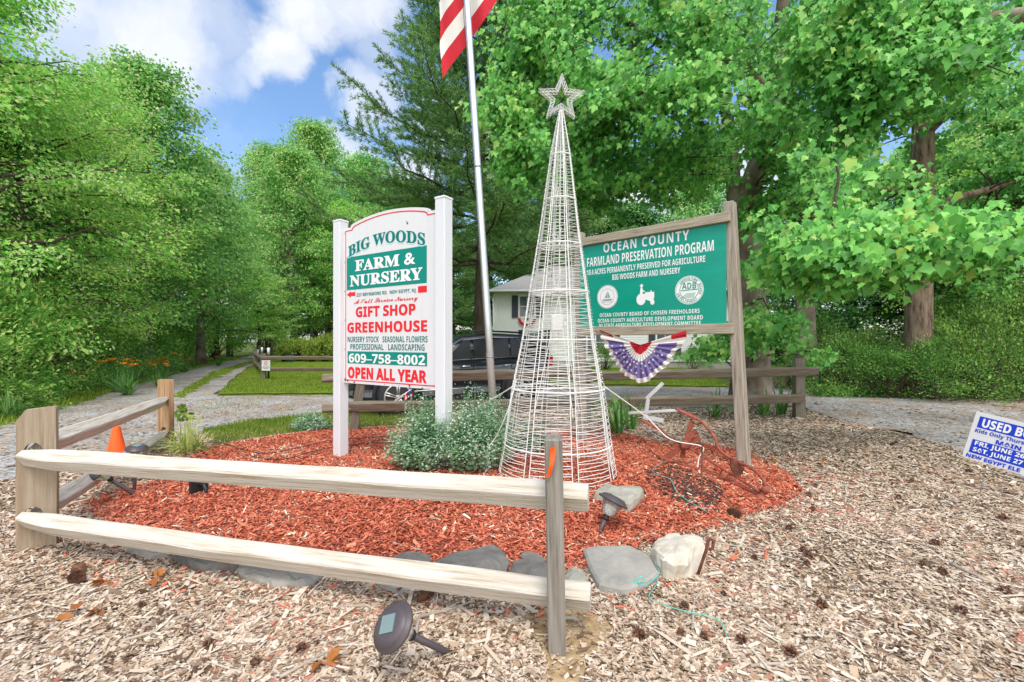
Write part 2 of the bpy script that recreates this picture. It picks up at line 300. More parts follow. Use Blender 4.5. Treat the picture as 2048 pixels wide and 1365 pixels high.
# ------------------------------------------------------------------ mesh helpers
class MB:
    def __init__(s): s.v = []; s.f = []; s.m = []; s.sm = []

    def add(s, vs, fs, mi=0, smooth=False):
        k = len(s.v); s.v += [tuple(v) for v in vs]
        for f in fs: s.f.append(tuple(i + k for i in f)); s.m.append(mi); s.sm.append(smooth)
        return s

    def box(s, c, size, mtx=None, mi=0, bev=0.0):
        x, y, z = (d / 2 for d in size)
        if bev > 0:
            b = min(bev, x * .45, y * .45, z * .45)
            bx = []
            for sz in (-1, 1):
                for (zz, ins) in (((-z, b), (-z + b, 0)) if sz < 0 else ((z - b, 0), (z, b))):
                    X, Y = x - ins, y - ins
                    e = b if ins == 0 else b * .6
                    bx.append([(-X + e, -Y, zz), (X - e, -Y, zz), (X, -Y + e, zz), (X, Y - e, zz), (X - e, Y, zz), (-X + e, Y, zz), (-X, Y - e, zz), (-X, -Y + e, zz)])
            vs = [p for r in bx for p in r]
            fs = [tuple(range(7, -1, -1)), tuple(range(24, 32))]
            for r in range(3):
                for i in range(8):
                    j = (i + 1) % 8
                    fs.append((r * 8 + i, r * 8 + j, r * 8 + 8 + j, r * 8 + 8 + i))
        else:
            vs = [(-x, -y, -z), (x, -y, -z), (x, y, -z), (-x, y, -z), (-x, -y, z), (x, -y, z), (x, y, z), (-x, y, z)]
            fs = [(3, 2, 1, 0), (4, 5, 6, 7), (0, 1, 5, 4), (1, 2, 6, 5), (2, 3, 7, 6), (3, 0, 4, 7)]
        vs = [V(p) for p in vs]
        if mtx is not None: vs = [mtx @ p for p in vs]
        return s.add([p + V(c) for p in vs], fs, mi)

    def tube(s, pts, rad, n=6, mi=0, closed=False, cap=True, flat=None):
        pts = [V(p) for p in pts]; N = len(pts)
        if not hasattr(rad, '__len__'): rad = [rad] * N
        vs = []; fs = []; up = None
        for i, p in enumerate(pts):
            if closed: d = pts[(i + 1) % N] - pts[i - 1]
            else: d = pts[min(i + 1, N - 1)] - pts[max(i - 1, 0)]
            d = d.normalized() if d.length > 1e-9 else V((0, 0, 1))
            if up is None:
                up = V((0, 0, 1)) if abs(d.z) < .9 else V((1, 0, 0))
            a = d.cross(up); a = a.normalized() if a.length > 1e-6 else V((1, 0, 0)); b = a.cross(d).normalized(); up = b
            for k in range(n):
                t = 2 * pi * k / n
                fl = flat if flat else 1
                vs.append(p + a * cos(t) * rad[i] + b * sin(t) * rad[i] * fl)
        M_ = N if closed else N - 1
        for i in range(M_):
            for k in range(n):
                j = (i + 1) % N
                fs.append((i * n + k, i * n + (k + 1) % n, j * n + (k + 1) % n, j * n + k))
        if cap and not closed:
            fs.append(tuple(range(n - 1, -1, -1))); fs.append(tuple((N - 1) * n + k for k in range(n)))
        return s.add(vs, fs, mi, smooth=n > 5)

    def lathe(s, prof, n=24, mi=0, mtx=None, caps=True):
        vs = []; fs = []
        for (r, z) in prof:
            for k in range(n):
                t = 2 * pi * k / n; vs.append(V((r * cos(t), r * sin(t), z)))
        for i in range(len(prof) - 1):
            for k in range(n):
                fs.append((i * n + k, i * n + (k + 1) % n, (i + 1) * n + (k + 1) % n, (i + 1) * n + k))
        if caps:
            fs.append(tuple(range(n - 1, -1, -1))); fs.append(tuple((len(prof) - 1) * n + k for k in range(n)))
        if mtx is not None: vs = [mtx @ v for v in vs]
        return s.add(vs, fs, mi, True)

    def prism(s, poly, y0, y1, mi=0):
        """polygon in xz, thickness along y"""
        n = len(poly)
        vs = [V((p[0], y0, p[1])) for p in poly] + [V((p[0], y1, p[1])) for p in poly]
        fs = [tuple(range(n)), tuple(range(2 * n - 1, n - 1, -1))] + [((i + 1) % n, i, n + i, n + (i + 1) % n) for i in range(n)]
        return s.add(vs, fs, mi)

    def mesh(s, name, mats):
        me = bpy.data.meshes.new(name); me.from_pydata(s.v, [], s.f)
        for m in (mats if isinstance(mats, (list, tuple)) else [mats]): me.materials.append(MT[m] if isinstance(m, str) else m)
        me.polygons.foreach_set('material_index', s.m); me.polygons.foreach_set('use_smooth', s.sm)
        me.update(); return me

    def build(s, name, mats, parent=None, mtx=None):
        return link(name, s.mesh(name, mats), parent, mtx)


def link(name, me, parent=None, mtx=None):
    o = bpy.data.objects.new(name, me); C.objects.link(o)
    if mtx is not None: o.matrix_basis = mtx
    if parent is not None: o.parent = parent
    return o


def tag(o, label=None, cat=None, group=None, kind=None):
    for k, v in (('label', label), ('category', cat), ('group', group), ('kind', kind)):
        if v: o[k] = v
    return o


def thing(name, label, cat, mtx=None, group=None):
    o = bpy.data.objects.new(name, None); C.objects.link(o); o.empty_display_size = .1
    if mtx is not None: o.matrix_basis = mtx
    return tag(o, label, cat, group)


def T(x, y=None, z=None):
    return M.Translation(x if y is None else (x, y, z))


def copy_tree(o, parent=None):
    c = o.copy(); C.objects.link(c); c.parent = parent
    for ch in list(o.children): copy_tree(ch, c)
    return c


def frame(origin, xdir, zdir=(0, 0, 1)):
    x = V(xdir).normalized(); z = V(zdir); z = (z - x * z.dot(x)).normalized(); y = z.cross(x)
    m = M((x, y, z)).transposed().to_4x4(); m.translation = V(origin); return m


def curve_mesh(body_or_loops, extrude=0):
    cu = bpy.data.curves.new('outline', 'CURVE'); cu.dimensions = '2D'; cu.fill_mode = 'BOTH'; cu.extrude = extrude
    for lp in body_or_loops:
        sp = cu.splines.new('POLY'); sp.points.add(len(lp) - 1); sp.use_cyclic_u = True
        for i, p in enumerate(lp): sp.points[i].co = (p[0], p[1], 0, 1)
    ob = bpy.data.objects.new('outline', cu)
    me = ob.to_mesh().copy(); bpy.data.objects.remove(ob); bpy.data.curves.remove(cu); return me


def xz(me, y=0):
    """turn a mesh drawn in xy into the upright xz plane, facing -y"""
    me.transform(M(((1, 0, 0, 0), (0, 0, -1, y), (0, 1, 0, 0), (0, 0, 0, 1)))); return me


SER = {}; SAN = {}; SCR = {}
for i in range(26):
    SER[chr(65 + i)] = chr(0x1D400 + i); SER[chr(97 + i)] = chr(0x1D41A + i)
    SAN[chr(65 + i)] = chr(0x1D5D4 + i); SAN[chr(97 + i)] = chr(0x1D5EE + i)
    SCR[chr(65 + i)] = chr(0x1D4D0 + i); SCR[chr(97 + i)] = chr(0x1D4EA + i)
for i in range(10):
    SER[str(i)] = chr(0x1D7CE + i); SAN[str(i)] = chr(0x1D7EC + i)


def text_mesh(s, style, box, off=0.0, bend=0.0, space=1.0, y=-.002):
    """lettering filling box (u0, u1, z0, z1) in the xz plane"""
    mp = dict(serif=SER, sans=SAN, script=SCR).get(style, {})
    cu = bpy.data.curves.new('letters', 'FONT'); cu.body = ''.join(mp.get(c, c) for c in s); cu.offset = off; cu.space_character = space
    cu.resolution_u = 3
    ob = bpy.data.objects.new('letters', cu)
    me = ob.to_mesh().copy(); bpy.data.objects.remove(ob); bpy.data.curves.remove(cu)
    n = len(me.vertices); a = np.empty(n * 3, 'f'); me.vertices.foreach_get('co', a); a = a.reshape(-1, 3)
    lo = a.min(0); hi = a.max(0); u0, u1, z0, z1 = box
    t = (a[:, 0] - lo[0]) / (hi[0] - lo[0]); w = (a[:, 1] - lo[1]) / (hi[1] - lo[1])
    b = np.empty_like(a); b[:, 0] = u0 + t * (u1 - u0); b[:, 1] = y; b[:, 2] = z0 + w * (z1 - z0) + bend * (1 - (2 * t - 1) ** 2)
    me.vertices.foreach_set('co', b.ravel()); me.update(); return me


def text(name, s, style, box, m, parent, **k):
    me = text_mesh(s, style, box, **k); me.materials.clear(); me.materials.append(MT[m]); me.name = name
    return link(name, me, parent)


def np_mesh(name, verts, faces, m, rnd=None, smooth=False):
    """verts (n,3), faces (m,k) uniform"""
    me = bpy.data.meshes.new(name); nf, k = faces.shape
    me.vertices.add(len(verts)); me.vertices.foreach_set('co', np.ascontiguousarray(verts, 'f').ravel())
    me.loops.add(nf * k); me.loops.foreach_set('vertex_index', np.ascontiguousarray(faces, 'i').ravel())
    me.polygons.add(nf); me.polygons.foreach_set('loop_start', np.arange(0, nf * k, k, dtype='i'))
    if smooth: me.polygons.foreach_set('use_smooth', np.ones(nf, bool))
    for q in (m if isinstance(m, (list, tuple)) else [m]): me.materials.append(MT[q])
    if rnd is not None:
        at = me.attributes.new('rnd', 'FLOAT', 'FACE'); at.data.foreach_set('value', np.ascontiguousarray(rnd, 'f'))
    me.update(calc_edges=True); return me


SHAPES = {
    'diamond': (np.array([(0, 0, 0), (.3, .42, .07), (0, 1, 0), (-.3, .42, .07)]), np.array([(0, 1, 2), (0, 2, 3)])),
    'narrow': (np.array([(0, 0, 0), (.15, .4, .05), (0, 1, -.08), (-.15, .4, .05)]), np.array([(0, 1, 2), (0, 2, 3)])),
    'round': (np.array([(0, 0, 0), (.34, .2, .06), (.34, .7, .05), (0, 1, 0), (-.34, .7, .05), (-.34, .2, .06)]), np.array([(0, 1, 2), (0, 2, 3), (0, 3, 4), (0, 4, 5)])),
    'maple': (np.array([(0, .3, -.03), (0, 0, 0), (.30, .0, .10), (.33, .20, .10), (.50, .52, .15), (.27, .55, .06), (0, 1, -.16), (-.27, .55, .06), (-.50, .52, .15), (-.33, .20, .10), (-.30, .0, .10)]),
              np.array([(0, i, i + 1) for i in range(1, 10)] + [(0, 10, 1)])),
    'quad': (np.array([(-.5, -.5, 0), (.5, -.5, 0), (.5, .5, 0), (-.5, .5, 0)]), np.array([(0, 1, 2, 3)])),
}


def unit(a):
    return a / np.maximum(np.linalg.norm(a, axis=-1, keepdims=True), 1e-9)


def leaf_mesh(name, cen, axis, nor, size, shape, m, width=None, rnd=None, jitter=0):
    cen = np.asarray(cen, float); axis = unit(np.asarray(axis, float)); nor = np.asarray(nor, float)
    side = unit(np.cross(axis, nor)); nor = np.cross(side, axis)
    sv, sf = SHAPES[shape]; N = len(cen); k = len(sv)
    size = np.broadcast_to(size, (N,)); width = size if width is None else np.broadcast_to(width, (N,))
    loc = np.broadcast_to(sv, (N, k, 3)).copy()
    if jitter: loc[:, :, :2] += rng.uniform(-jitter, jitter, (N, k, 2))
    vs = cen[:, None, :] + loc[:, :, 0:1] * width[:, None, None] * side[:, None, :] + loc[:, :, 1:2] * size[:, None, None] * axis[:, None, :] + loc[:, :, 2:3] * size[:, None, None] * nor[:, None, :]
    fs = (np.arange(N) * k)[:, None, None] + sf[None]
    r = rng.random(N) if rnd is None else rnd
    return np_mesh(name, vs.reshape(-1, 3), fs.reshape(-1, sf.shape[1]), m, np.repeat(r, len(sf)))


# ------------------------------------------------------------------ the ground and its sheets
def inpoly(x, y, poly):
    p = np.asarray(poly); q = np.roll(p, -1, 0); c = np.zeros(len(x), bool)
    for (x1, y1), (x2, y2) in zip(p, q):
        m_ = (y1 > y) != (y2 > y)
        if y2 != y1: c ^= m_ & (x < (x2 - x1) * (y - y1) / (y2 - y1) + x1)
    return c


gzv = np.vectorize(gz)


def roughen(poly, step=.25, amp=.05, seed=0):
    out = []
    n = len(poly)
    for i in range(n):
        a = V(poly[i]).to_2d(); b = V(poly[(i + 1) % n]).to_2d(); k = max(1, int((b - a).length / step)); k = min(k, 60)
        d = (b - a).normalized() if (b - a).length > 0 else V((1, 0)); nn = V((-d.y, d.x))
        for j in range(k):
            p = a.lerp(b, j / k); w = mnoise.noise((p.x * 1.7, p.y * 1.7, seed)) * amp * 2 + mnoise.noise((p.x * 6, p.y * 6, seed + 9)) * amp
            out.append((p.x + nn.x * w, p.y + nn.y * w))
    return out


def sheet(name, poly, m, off, step=.2, amp=.06, rough=.25):
    pts = roughen(poly, rough, amp, len(name)) if amp else [tuple(p[:2]) for p in poly]
    n = len(pts); a = np.array(pts)
    x0, y0 = a.min(0); x1, y1 = a.max(0)
    xs = np.arange(x0, x1, step); ys = np.arange(y0, y1, step)
    gx, gy = np.meshgrid(xs, ys); gx = gx.ravel() + .001; gy = gy.ravel() + .0013
    k = inpoly(gx, gy, pts); inner = [V((u, w)) for u, w in zip(gx[k], gy[k])]
    r = delaunay_2d_cdt([V(p) for p in pts] + inner, [(i, (i + 1) % n) for i in range(n)], [tuple(range(n))], 1, 1e-5)
    me = bpy.data.meshes.new(name)
    me.from_pydata([(v.x, v.y, gz(v.x, v.y) + off) for v in r[0]], [], r[2]); me.materials.append(MT[m])
    me.polygons.foreach_set('use_smooth', [True] * len(me.polygons)); me.update()
    if len(me.polygons) and me.polygons[0].normal.z < 0: me.flip_normals()
    return tag(link(name, me), kind='structure')


def g2(px, py): return tuple(G(px, py)[:2])


xs = np.unique(np.concatenate([np.arange(-14, 14.1, .25), np.arange(-60, 61, 4), np.array([-600, -300, -150, 150, 300, 600])]))
ys = np.unique(np.concatenate([np.arange(-2, 12.1, .25), np.arange(-30, 100, 4), np.array([-300, -100, 150, 300, 700])]))
gx, gy = np.meshgrid(xs, ys); zz = gzv(gx, gy) - .03
nx, ny = len(xs), len(ys); idx = np.arange(nx * ny).reshape(ny, nx)
fs = np.stack([idx[:-1, :-1], idx[:-1, 1:], idx[1:, 1:], idx[1:, :-1]], -1).reshape(-1, 4)
tag(link('ground', np_mesh('ground', np.stack([gx, gy, zz], -1).reshape(-1, 3), fs, 'forest_floor', smooth=True)), kind='structure')

DRIVE = [g2(*p) for p in ((-330, 1010), (0, 962), (110, 935), (240, 905), (330, 885), (430, 862), (560, 845), (665, 828), (830, 815), (1020, 812), (1240, 812), (1440, 815), (1600, 812), (1660, 835), (1780, 860), (1900, 892), (2048, 958), (2400, 1000),
                          (2500, 850), (2048, 806), (1900, 792), (1640, 775), (1450, 775), (1230, 772), (1000, 778), (660, 790), (432, 792), (470, 752), (498, 733), (540, 718), (560, 709), (508, 709), (470, 718), (400, 734), (330, 753), (240, 778), (165, 803), (90, 825), (0, 850), (-300, 890))]
BED = [g2(*p) for p in ((165, 1010), (200, 1040), (260, 1090), (480, 1135), (700, 1160), (880, 1150), (1060, 1150), (1180, 1140), (1300, 1090), (1440, 1055), (1560, 1015), (1610, 985), (1570, 945), (1490, 905), (1400, 888), (1300, 884),
                        (1230, 862), (1000, 862), (830, 852), (640, 862), (520, 878), (430, 893), (385, 915), (300, 965), (210, 990))]
LAWN = [g2(*p) for p in ((437, 787), (560, 786), (700, 786), (1000, 772), (1230, 768), (1460, 772))] + [(8.5, 20), (9, 30), (-3, 40), (-18, 40)] + [g2(*p) for p in ((520, 722), (497, 737), (468, 757))]
CHIPS = [(-9, -.5), (9, -.5), (11, 5)] + [g2(*p) for p in ((2300, 985), (2048, 960), (1900, 894), (1780, 862), (1660, 837), (1600, 815), (1440, 817), (1240, 814), (1020, 814), (830, 817), (665, 830), (560, 847), (430, 864), (330, 887), (240, 907), (110, 937), (0, 964), (-330, 1012))]
STRIP = [g2(*p) for p in ((342, 794), (427, 742), (502, 721), (530, 714), (538, 714), (510, 725), (482, 734), (428, 758), (366, 796))]
STRIP2 = [g2(*p) for p in ((405, 862), (500, 842), (665, 826), (830, 822), (900, 835), (830, 851), (640, 861), (520, 877), (430, 892))]
SOIL = [g2(*p) for p in ((1290, 945), (1340, 935), (1400, 950), (1450, 985), (1440, 1015), (1380, 1020), (1330, 1000), (1290, 970))]
SANDP = [g2(*p) for p in ((1040, 1225), (1130, 1215), (1230, 1240), (1215, 1290), (1175, 1330), (1160, 1420), (1100, 1420), (1085, 1310), (1060, 1270))]
VERGE = [g2(*p) for p in ((-300, 895), (0, 856), (90, 829), (165, 806), (240, 781), (330, 756), (400, 737), (470, 721), (508, 712))] + [(-24, 40), (-19, 22), (-11.5, 9), (-14, 5)]
RIGHTLITTER = [g2(*p) for p in ((1620, 777), (1900, 794), (2048, 808), (2500, 852))] + [(22, 12), (16, 17), (9, 16.5)]
sheet('gravel_drive', DRIVE, 'gravel', -.004, .35, .1)
sheet('wood_chip_ground', CHIPS, 'chip_ground', .0, .25, .06)
sheet('lawn', LAWN, 'lawn', -.008, .8, .06)
sheet('grass_verge', VERGE, 'lawn', -.012, .8, .1)
sheet('grass_strip', STRIP, 'lawn', .0, .4, .12)
sheet('lawn_strip', STRIP2, 'lawn', .006, .25, .03)
sheet('litter_bank', RIGHTLITTER, 'chip_ground', -.010, .5, .1)
sheet('mulch_bed', BED, 'mulch_ground', .010, .12, .06)
sheet('soil_patch', SOIL, 'soil', .016, .1, .12, .1)
sheet('sand_patch', SANDP, 'sand', .005, .08, .05)


def scatter(poly, dens, seed, vis=True):
    """random points in poly; dens(y) per square metre"""
    r = np.random.default_rng(seed); a = np.asarray(poly); x0, y0 = a.min(0); x1, y1 = a.max(0)
    X = []; Y = []
    y = max(y0, 1.3) if vis else y0
    while y < y1:
        h = .25 if y < 8 else 1.0
        hw0, hw1 = (max(x0, -1.2 * y - .8), min(x1, 1.2 * y + 1.6)) if vis else (x0, x1)
        if hw1 > hw0:
            n = r.poisson(dens(y) * h * (hw1 - hw0)); X.append(r.uniform(hw0, hw1, n)); Y.append(r.uniform(y, y + h, n))
        y += h
    X = np.concatenate(X); Y = np.concatenate(Y); k = inpoly(X, Y, poly)
    return X[k], Y[k], r


def grow_poly(poly, d):
    a = np.asarray(poly); c = a.mean(0); v = a - c; return (c + v * (1 + d / np.linalg.norm(v, axis=1, keepdims=True))).tolist()


def flakes(name, X, Y, r, L, Wd, lift, tilt, m, bias=None, rnd=None, flow=0):
    N = len(X); th = r.uniform(0, 2 * pi, N)
    if flow: th = r.normal(.35, flow, N)
    z = gzv(X, Y) + lift
    ax = np.stack([np.cos(th), np.sin(th), r.normal(0, tilt, N)], -1)
    no = np.stack([r.normal(0, tilt, N), r.normal(0, tilt, N), np.ones(N)], -1)
    ln = L * np.exp(r.normal(0, .5, N)); wd = np.minimum(Wd * np.exp(r.normal(0, .4, N)), ln)
    return leaf_mesh(name, np.stack([X, Y, z], -1), ax, no, ln, 'quad', m, width=wd, rnd=r.random(N) if rnd is None else rnd, jitter=.16)


X, Y, r = scatter(CHIPS, lambda y: 13500 if y < 2.5 else 9000 if y < 4 else 4200 if y < 6 else 1900, 3)
k = ~inpoly(X, Y, grow_poly(BED, -.12)); X, Y = X[k], Y[k]
sp_ = inpoly(X, Y, SANDP); k = ~sp_ | (r.random(len(X)) < .07); X, Y = X[k], Y[k]
tag(link('wood_chips', flakes('wood_chips', X, Y, r, .0255 + .003 * np.maximum(0, Y - 3), .0118 + .001 * np.maximum(0, Y - 3), r.uniform(.002, .016, len(X)), .22, 'chips')), kind='stuff')
X, Y, r = scatter(CHIPS, lambda y: 7000 if y < 2.5 else 4000 if y < 4 else 1200 if y < 6 else 300, 33)
k = ~inpoly(X, Y, grow_poly(BED, -.05)) & (~inpoly(X, Y, SANDP) | (r.random(len(X)) < .25)); X, Y = X[k], Y[k]
tag(link('chip_fines', flakes('chip_fines', X, Y, r, .015, .0048, r.uniform(.006, .019, len(X)), .3, 'chips', rnd=.1 + r.random(len(X)) * .85)), kind='stuff')
X, Y, r = scatter(CHIPS, lambda y: 42 if y < 4 else 24, 34)
k = ~inpoly(X, Y, grow_poly(BED, .05)); X, Y = X[k], Y[k]
tag(link('wood_splinters', flakes('wood_splinters', X, Y, r, .085, .014, r.uniform(.016, .022, len(X)), .06, 'chips', rnd=.6 + r.random(len(X)) * .36)), kind='stuff')
X, Y, r = scatter(BED, lambda y: 10000 if y < 4 else 7000, 4)
k = ~inpoly(X, Y, SOIL) | (r.random(len(X)) < .30); X, Y = X[k], Y[k]
X2, Y2, r2 = scatter(grow_poly(BED, .45), lambda y: 260, 5); k = ~inpoly(X2, Y2, BED); X = np.concatenate([X, X2[k]]); Y = np.concatenate([Y, Y2[k]])
tag(link('red_mulch', flakes('red_mulch', X, Y, r, .030, .0075, r.uniform(.008, .028, len(X)), .3, 'mulch')), kind='stuff')
X, Y, r = scatter(SOIL, lambda y: 6000, 6)
tag(link('soil_crumbs', flakes('soil_crumbs', X, Y, r, .012, .006, r.uniform(.016, .026, len(X)), .4, 'soil_bits')), kind='stuff')
X, Y, r = scatter(grow_poly(RIGHTLITTER, 1.2), lambda y: 240, 7)
X3, Y3, _ = scatter(DRIVE, lambda y: 90 if y < 9.5 else 25, 8); X = np.concatenate([X, X3]); Y = np.concatenate([Y, Y3])
tag(link('leaf_litter', flakes('leaf_litter', X, Y, r, .055, .016, r.uniform(.002, .012, len(X)), .15, 'chips', rnd=r.random(len(X)) * .62)), kind='stuff')


def blades(name, X, Y, r, hgt, wid, m, lean=.35, z=None):
    N = len(X); th = r.uniform(0, 2 * pi, N); ln = hgt * np.exp(r.normal(0, .3, N))
    ax = np.stack([np.cos(th) * lean * r.random(N) * 1.6, np.sin(th) * lean * r.random(N) * 1.6, np.ones(N)], -1)
    no = np.stack([np.cos(th + 1.2), np.sin(th + 1.2), np.zeros(N)], -1)
    return leaf_mesh(name, np.stack([X, Y, gzv(X, Y) if z is None else z], -1), ax, no, ln, 'narrow', m, width=wid / .3 * np.ones(N), rnd=r.random(N))


X, Y, r = scatter(LAWN, lambda y: 420 if y < 16 else 130 if y < 24 else 40, 9)
X2, Y2, _ = scatter(STRIP2, lambda y: 2600, 10); X3, Y3, _ = scatter(STRIP, lambda y: 260 if y < 16 else 90, 11); X4, Y4, _ = scatter(VERGE, lambda y: 330 if y < 16 else 70, 12)
X5, Y5, _ = scatter([g2(*p) for p in ((400, 800), (520, 790), (560, 800), (480, 822), (380, 830))], lambda y: 60, 13)
hh = np.concatenate([np.full(len(X), .06), np.full(len(X2), .055), np.full(len(X3), .05), np.full(len(X4), .11), np.full(len(X5), .05)])
ww = np.concatenate([np.full(len(X), .012), np.full(len(X2), .006), np.full(len(X3), .012), np.full(len(X4), .012), np.full(len(X5), .01)])
tag(link('grass', blades('grass', np.concatenate([X, X2, X3, X4, X5]), np.concatenate([Y, Y2, Y3, Y4, Y5]), r, hh, ww, 'grass')), kind='stuff')

def disc(mb, c, r0, r1, y, mi, n=40, sx=1.0):
    if r0 <= 0: mb.add([(c[0] + r1 * sx * cos(2 * pi * k / n), y, c[1] + r1 * sin(2 * pi * k / n)) for k in range(n)], [tuple(range(n))], mi)
    else:
        vs = [(c[0] + q * sx * cos(2 * pi * k / n), y, c[1] + q * sin(2 * pi * k / n)) for q in (r0, r1) for k in range(n)]
        mb.add(vs, [(k, n + k, n + (k + 1) % n, (k + 1) % n) for k in range(n)], mi)


# ------------------------------------------------------------------ the white nursery sign
A0 = V((-1.915, 5.08)); BD = V((.8406, -.5416)); WB = 1.515
def wp(cx, cy): return onplane(640 + cx / 3.25, 380 + cy / 3.25, A0, BD)
def wbox(x0, x1, yt, yb):
    xm = (x0 + x1) / 2; ym = (yt + yb) / 2
    return (wp(x0, ym)[0], wp(x1, ym)[0], wp(xm, yb)[1], wp(xm, yt)[1])
sgn = thing('nursery_sign', 'tall white arched sign board with green and red lettering between two white posts', 'sign', frame((A0.x, A0.y, 0), (BD.x, BD.y, 0)))
ps = .118
for u in (0, WB):
    mb = MB(); zb = -.05; zt = 2.625
    mb.box((u, ps / 2 - .055, (zb + zt) / 2), (ps, ps, zt - zb), bev=.006)
    mb.lathe([(ps * .735, zt), (ps * .735, zt + .012), (ps * .66, zt + .02), (.004, zt + .034)], 4, mtx=T(u, ps / 2 - .055, 0) @ M.Rotation(pi / 4, 4, 'Z'))
    for p in range(len(mb.sm)): mb.sm[p] = False
    mb.build('post', 'white_vinyl', sgn)
bl, br = ps / 2 + .001, WB - ps / 2 - .001
zbm = .5 * (wp(140, 1248)[1] + wp(740, 1300)[1]); zsh = .5 * (wp(130, 252)[1] + wp(742, 138)[1]); zpk = wp(480, 123)[1]
def archline(ins):
    hw = (br - bl) / 2 - ins; c = (bl + br) / 2; out = [(c - hw, zbm + ins), (c + hw, zbm + ins), (c + hw, zsh - ins)]
    w2 = hw * .84
    up = []
    for i in range(0, 25):
        t = 1 - 2 * i / 24; ht = (zpk - zsh) * (1 - .62 * t * t)
        up.append((c + w2 * t * .93, zsh + ht - ins))
    out += [(c + w2 * 1.0, zsh - ins), (c + w2 * .985, zsh - ins + .02)] + up + [(c - w2 * .985, zsh - ins + .02), (c - w2, zsh - ins), (c - hw, zsh - ins)]
    return out
bm_ = xz(curve_mesh([archline(0)], .012), .012)
bm_.materials.clear(); bm_.materials.append(MT['sign_white']); board = link('board', bm_, sgn)
rim = xz(curve_mesh([archline(.028), archline(.0385)], 0), -.0022); rim.materials.append(MT['letter_red']); link('border', rim, board)
def panel4(name, pts, m, y, parent):
    q = [wp(*p) for p in pts]; u0 = (q[0][0] + q[3][0]) / 2; u1 = (q[1][0] + q[2][0]) / 2; z1 = (q[0][1] + q[1][1]) / 2; z0 = (q[2][1] + q[3][1]) / 2
    return MB().add([(u0, y, z0), (u1, y, z0), (u1, y, z1), (u0, y, z1)], [(0, 1, 2, 3)]).build(name, m, parent)
panel4('name_panel', [(175, 437), (695, 362), (695, 605), (175, 650)], 'sign_green', -.002, board)
panel4('phone_panel', [(180, 1045), (697, 1060), (697, 1150), (180, 1122)], 'sign_green', -.002, board)
nm = lambda s, st, bx, m, **k: text('lettering', s, st, wbox(*bx), m, board, **k)
b_ = wbox(180, 690, 297, 377)
text('lettering', 'BIG WOODS', 'serif', (b_[0] + .002, b_[1] - .016, b_[2] - .052, b_[3] - .056), 'letter_teal', board, off=.016, bend=.088, y=-.0022)
text('lettering', 'BIG WOODS', 'serif', (b_[0] + .014, b_[1] - .012, b_[2] - .040, b_[3] - .044), 'letter_green', board, off=.016, bend=.088, y=-.0034)
nm('FARM &', 'serif', (230, 622, 428, 505), 'letter_white', off=.022, y=-.0045)
nm('NURSERY', 'serif', (197, 668, 528, 607), 'letter_white', off=.022, y=-.0045)
nm('227 BRYNMORE RD.  NEW EGYPT, NJ.', 'sans', (238, 628, 655, 684), 'letter_green', off=.004)
nm('A Full Service Nursery', 'script', (222, 637, 698, 740), 'letter_red', off=.012)
nm('GIFT SHOP', 'sans', (233, 622, 748, 820), 'letter_red', off=.02)
nm('GREENHOUSE', 'sans', (178, 697, 853, 925), 'letter_red', off=.02)
nm('NURSERY STOCK   SEASONAL FLOWERS', 'sans', (180, 700, 951, 990), 'letter_green')
nm('PROFESSIONAL   LANDSCAPING', 'sans', (198, 680, 1001, 1041), 'letter_green')
nm('609–758–8002', 'sans', (190, 685, 1068, 1130), 'letter_white', off=.008, y=-.0045)
nm('OPEN ALL YEAR', 'sans', (182, 695, 1160, 1240), 'letter_red', off=.03)
u0, _ = wp(175, 683); u1, z0 = wp(202, 700); _, z1 = wp(202, 658); u2, _ = wp(230, 680)
MB().add([(u0, -.0022, (z0 + z1) / 2), (u1, -.0022, z0), (u1, -.0022, z0 + .02), (u2, -.0022, z0 + .015), (u2, -.0022, z1 - .01), (u1, -.0022, z1 - .015), (u1, -.0022, z1)], [(0, 1, 2, 3, 4, 5, 6)]).build('arrow', 'letter_red', board)
panel4('arrow_bar', [(638, 625), (695, 622), (695, 664), (638, 668)], 'letter_red', -.0022, board)
mb = MB()
for i in range(16):
    e = random.random(); u = bl + .02 + (br - bl - .04) * (random.choice([random.random() * .15, .45 + random.random() * .3, .85 + random.random() * .13])); z = zbm + random.random() * .05 if e < .8 else zpk - .08 - random.random() * .1
    w = .004 + random.random() * .012; pts = [(u + w * cos(t) * random.uniform(.5, 1.3), -.0038, z + w * .8 * sin(t) * random.uniform(.5, 1.2)) for t in [j * pi / 3 for j in range(6)]]
    mb.add(pts, [tuple(range(6))])
mb.build('paint_chip', 'rust_spot', board)
mb = MB()
for u in (bl + .018, br - .018):
    for q in range(6): disc(mb, (u, zbm + .05 + q * (zsh - zbm - .1) / 5), 0, .006, -.0042, 0, 10)
mb.build('screw', 'zinc', board)

